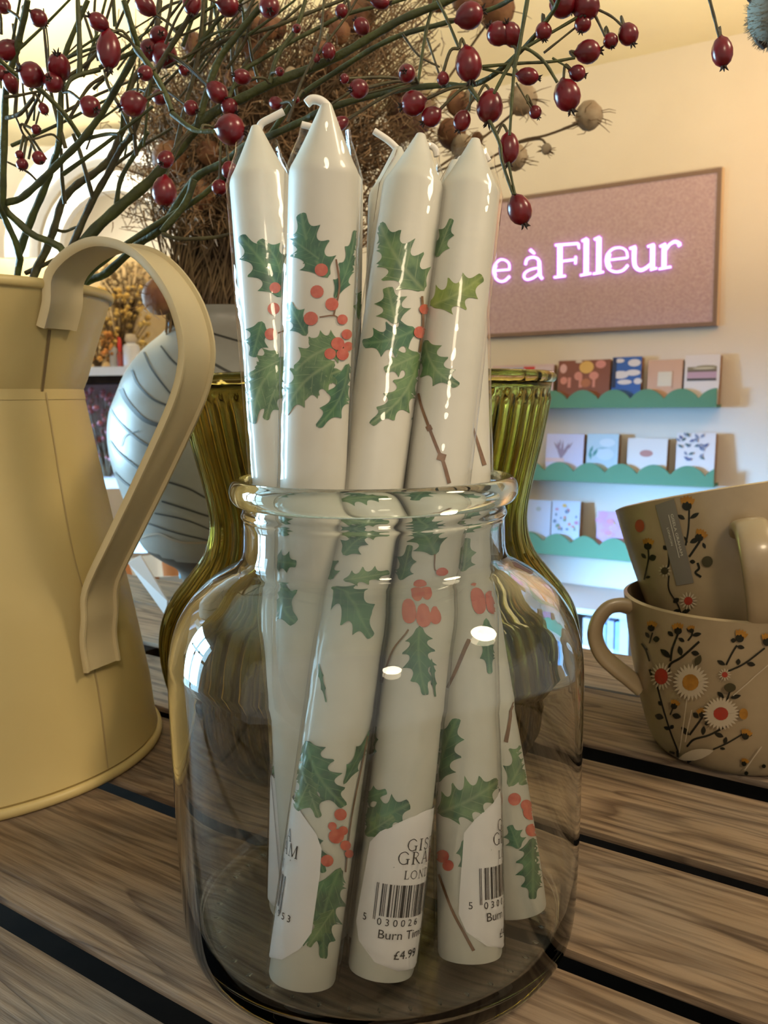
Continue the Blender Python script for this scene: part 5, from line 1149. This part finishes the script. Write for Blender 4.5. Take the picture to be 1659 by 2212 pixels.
def pod(x, y, Y, r, m_, bracts=True, stalk=None):
    c = at(x, y, Y); ax_ = Vector((rg.uniform(-.4, .4), rg.uniform(-.5, .2), 1)).normalized()
    A = Matrix.Translation(c) @ Vector((0, 0, 1)).rotation_difference(ax_).to_matrix().to_4x4()
    prf = [(1e-4, -r * 1.1), (r * .45, -r * .95), (r * .85, -r * .5), (r, 0), (r * .9, r * .5), (r * .55, r * .9), (r * .15, r * 1.1), (1e-4, r * 1.12)]
    v, f = lathe(prf, n=20, axis=A, rib=lambda a, z: .07 * math.cos(5 * a)); pd = obj('seed_pod', v, f, m_, bq, smooth=60)
    if bracts:
        ps = []
        for k in range(22):
            a = rg.uniform(0, 2 * math.pi); e = rg.uniform(-.9, .9); d = Vector((math.cos(a), math.sin(a), e)).normalized(); tz = Vector((-math.sin(a), math.cos(a), rg.uniform(-.5, .5)))
            ps.append(tube([A @ (d * r * .8), A @ (d * r * 1.45 + tz * r * .25), A @ (d * r * 1.8 + tz * r * .8)], [.0005, .0004, .0002], 3, cap=False))
        v, f = join(ps); o = obj('pod_bracts', v, f, M_dry2, pd, smooth=0); o['kind'] = 'stuff'
    if stalk:
        P = [at(sx, sy, Y + .01 * i) for i, (sx, sy) in enumerate(stalk)]
        v, f = tube([Vector(p) for p in spline([tuple(p) for p in P], 4)], .0011, 5); obj('pod_stalk', v, f, M_dry, bq, smooth=60)
Yb = .80
pod(1272, 250, .78, .0115, M_pod2, stalk=[(1262, 262), (1180, 292), (1120, 306), (1040, 350), (940, 372), (820, 470), (640, 640)])
pod(1128, 215, .80, .0125, M_pod2, stalk=[(1120, 235), (1040, 300), (900, 400), (660, 640)])
pod(1112, 340, .79, .0105, M_pod2, stalk=[(1105, 348), (1020, 380), (900, 440), (650, 640)])
pod(1180, 322, .80, .0045, M_pod2, stalk=[(1180, 312), (1165, 300), (1120, 308)])
pod(1070, 20, .82, .0165, M_pod, stalk=[(1060, 40), (960, 180), (800, 400), (640, 640)])
pod(885, 240, .84, .023, mat('striped_purple_pod', (.20, .06, .075), .6, vary=(.34, .26, .12), scale=40), stalk=[(880, 265), (800, 420), (650, 640)])
pod(1000, 320, .82, .011, M_pod2); pod(1030, 300, .83, .0055, M_pod); pod(975, 290, .83, .013, M_pod)
for k in range(22):
    pod(rg.uniform(500, 1040), rg.uniform(-10, 300), VC.y + rg.uniform(-.10, .04), rg.uniform(.005, .010), rg.choice([M_pod, M_pod, M_pod2]))
for (x, y, r) in ((365, 345, .014), (430, 420, .012), (420, 100, .010), (535, 60, .012), (550, 110, .010), (345, 640, .015), (450, 330, .010), (705, 130, .013), (775, 40, .013)):
    pod(x, y, VC.y - .06, r, M_pod)
# ------------------------------------------------------------------ fuzzy grey catkin at the top right corner
cc_ = at(1668, 30, .40)
fc_ = thing('fluffy_bud', 'fluffy grey bud with a dark tip at the top right corner', 'bud', cc_)
v, f = lathe([(1e-4, -.013), (.006, -.011), (.0095, -.004), (.010, .003), (.008, .010), (1e-4, .016)], cc_, 28); obj('bud_body', v, f, mat('grey_down', (.17, .165, .13), .95), fc_, smooth=60)
ps = []
for k in range(900):
    a = rg.uniform(0, 2 * math.pi); e = rg.uniform(-1, 1); d = Vector((math.cos(a) * math.sqrt(1 - e * e), math.sin(a) * math.sqrt(1 - e * e), e)); p = cc_ + Vector((d.x * .0095, d.y * .0095, d.z * .013))
    ps.append(tube([p, p + d * .002 + Vector((rg.gauss(0, .0004), 0, rg.gauss(0, .0004)))], [.00016, .00005], 3, cap=False))
v, f = join(ps); o = obj('down', v, f, mat('grey_down_hair', (.27, .26, .21), .9), fc_, smooth=0); o['kind'] = 'stuff'
v, f = tube([at(1632, 70, .40), at(1638, 88, .40), at(1650, 98, .40), at(1664, 92, .40), at(1668, 60, .40)], [.0006, .0012, .0018, .0014, .0006], 8); obj('bud_scale', v, f, M_calyx, fc_, smooth=60)
v, f = tube([at(1615, -8, .40), at(1628, 6, .40), at(1642, 14, .40)], [.0012, .0014, .001], 8); obj('twig', v, f, M_calyx, fc_, smooth=60)
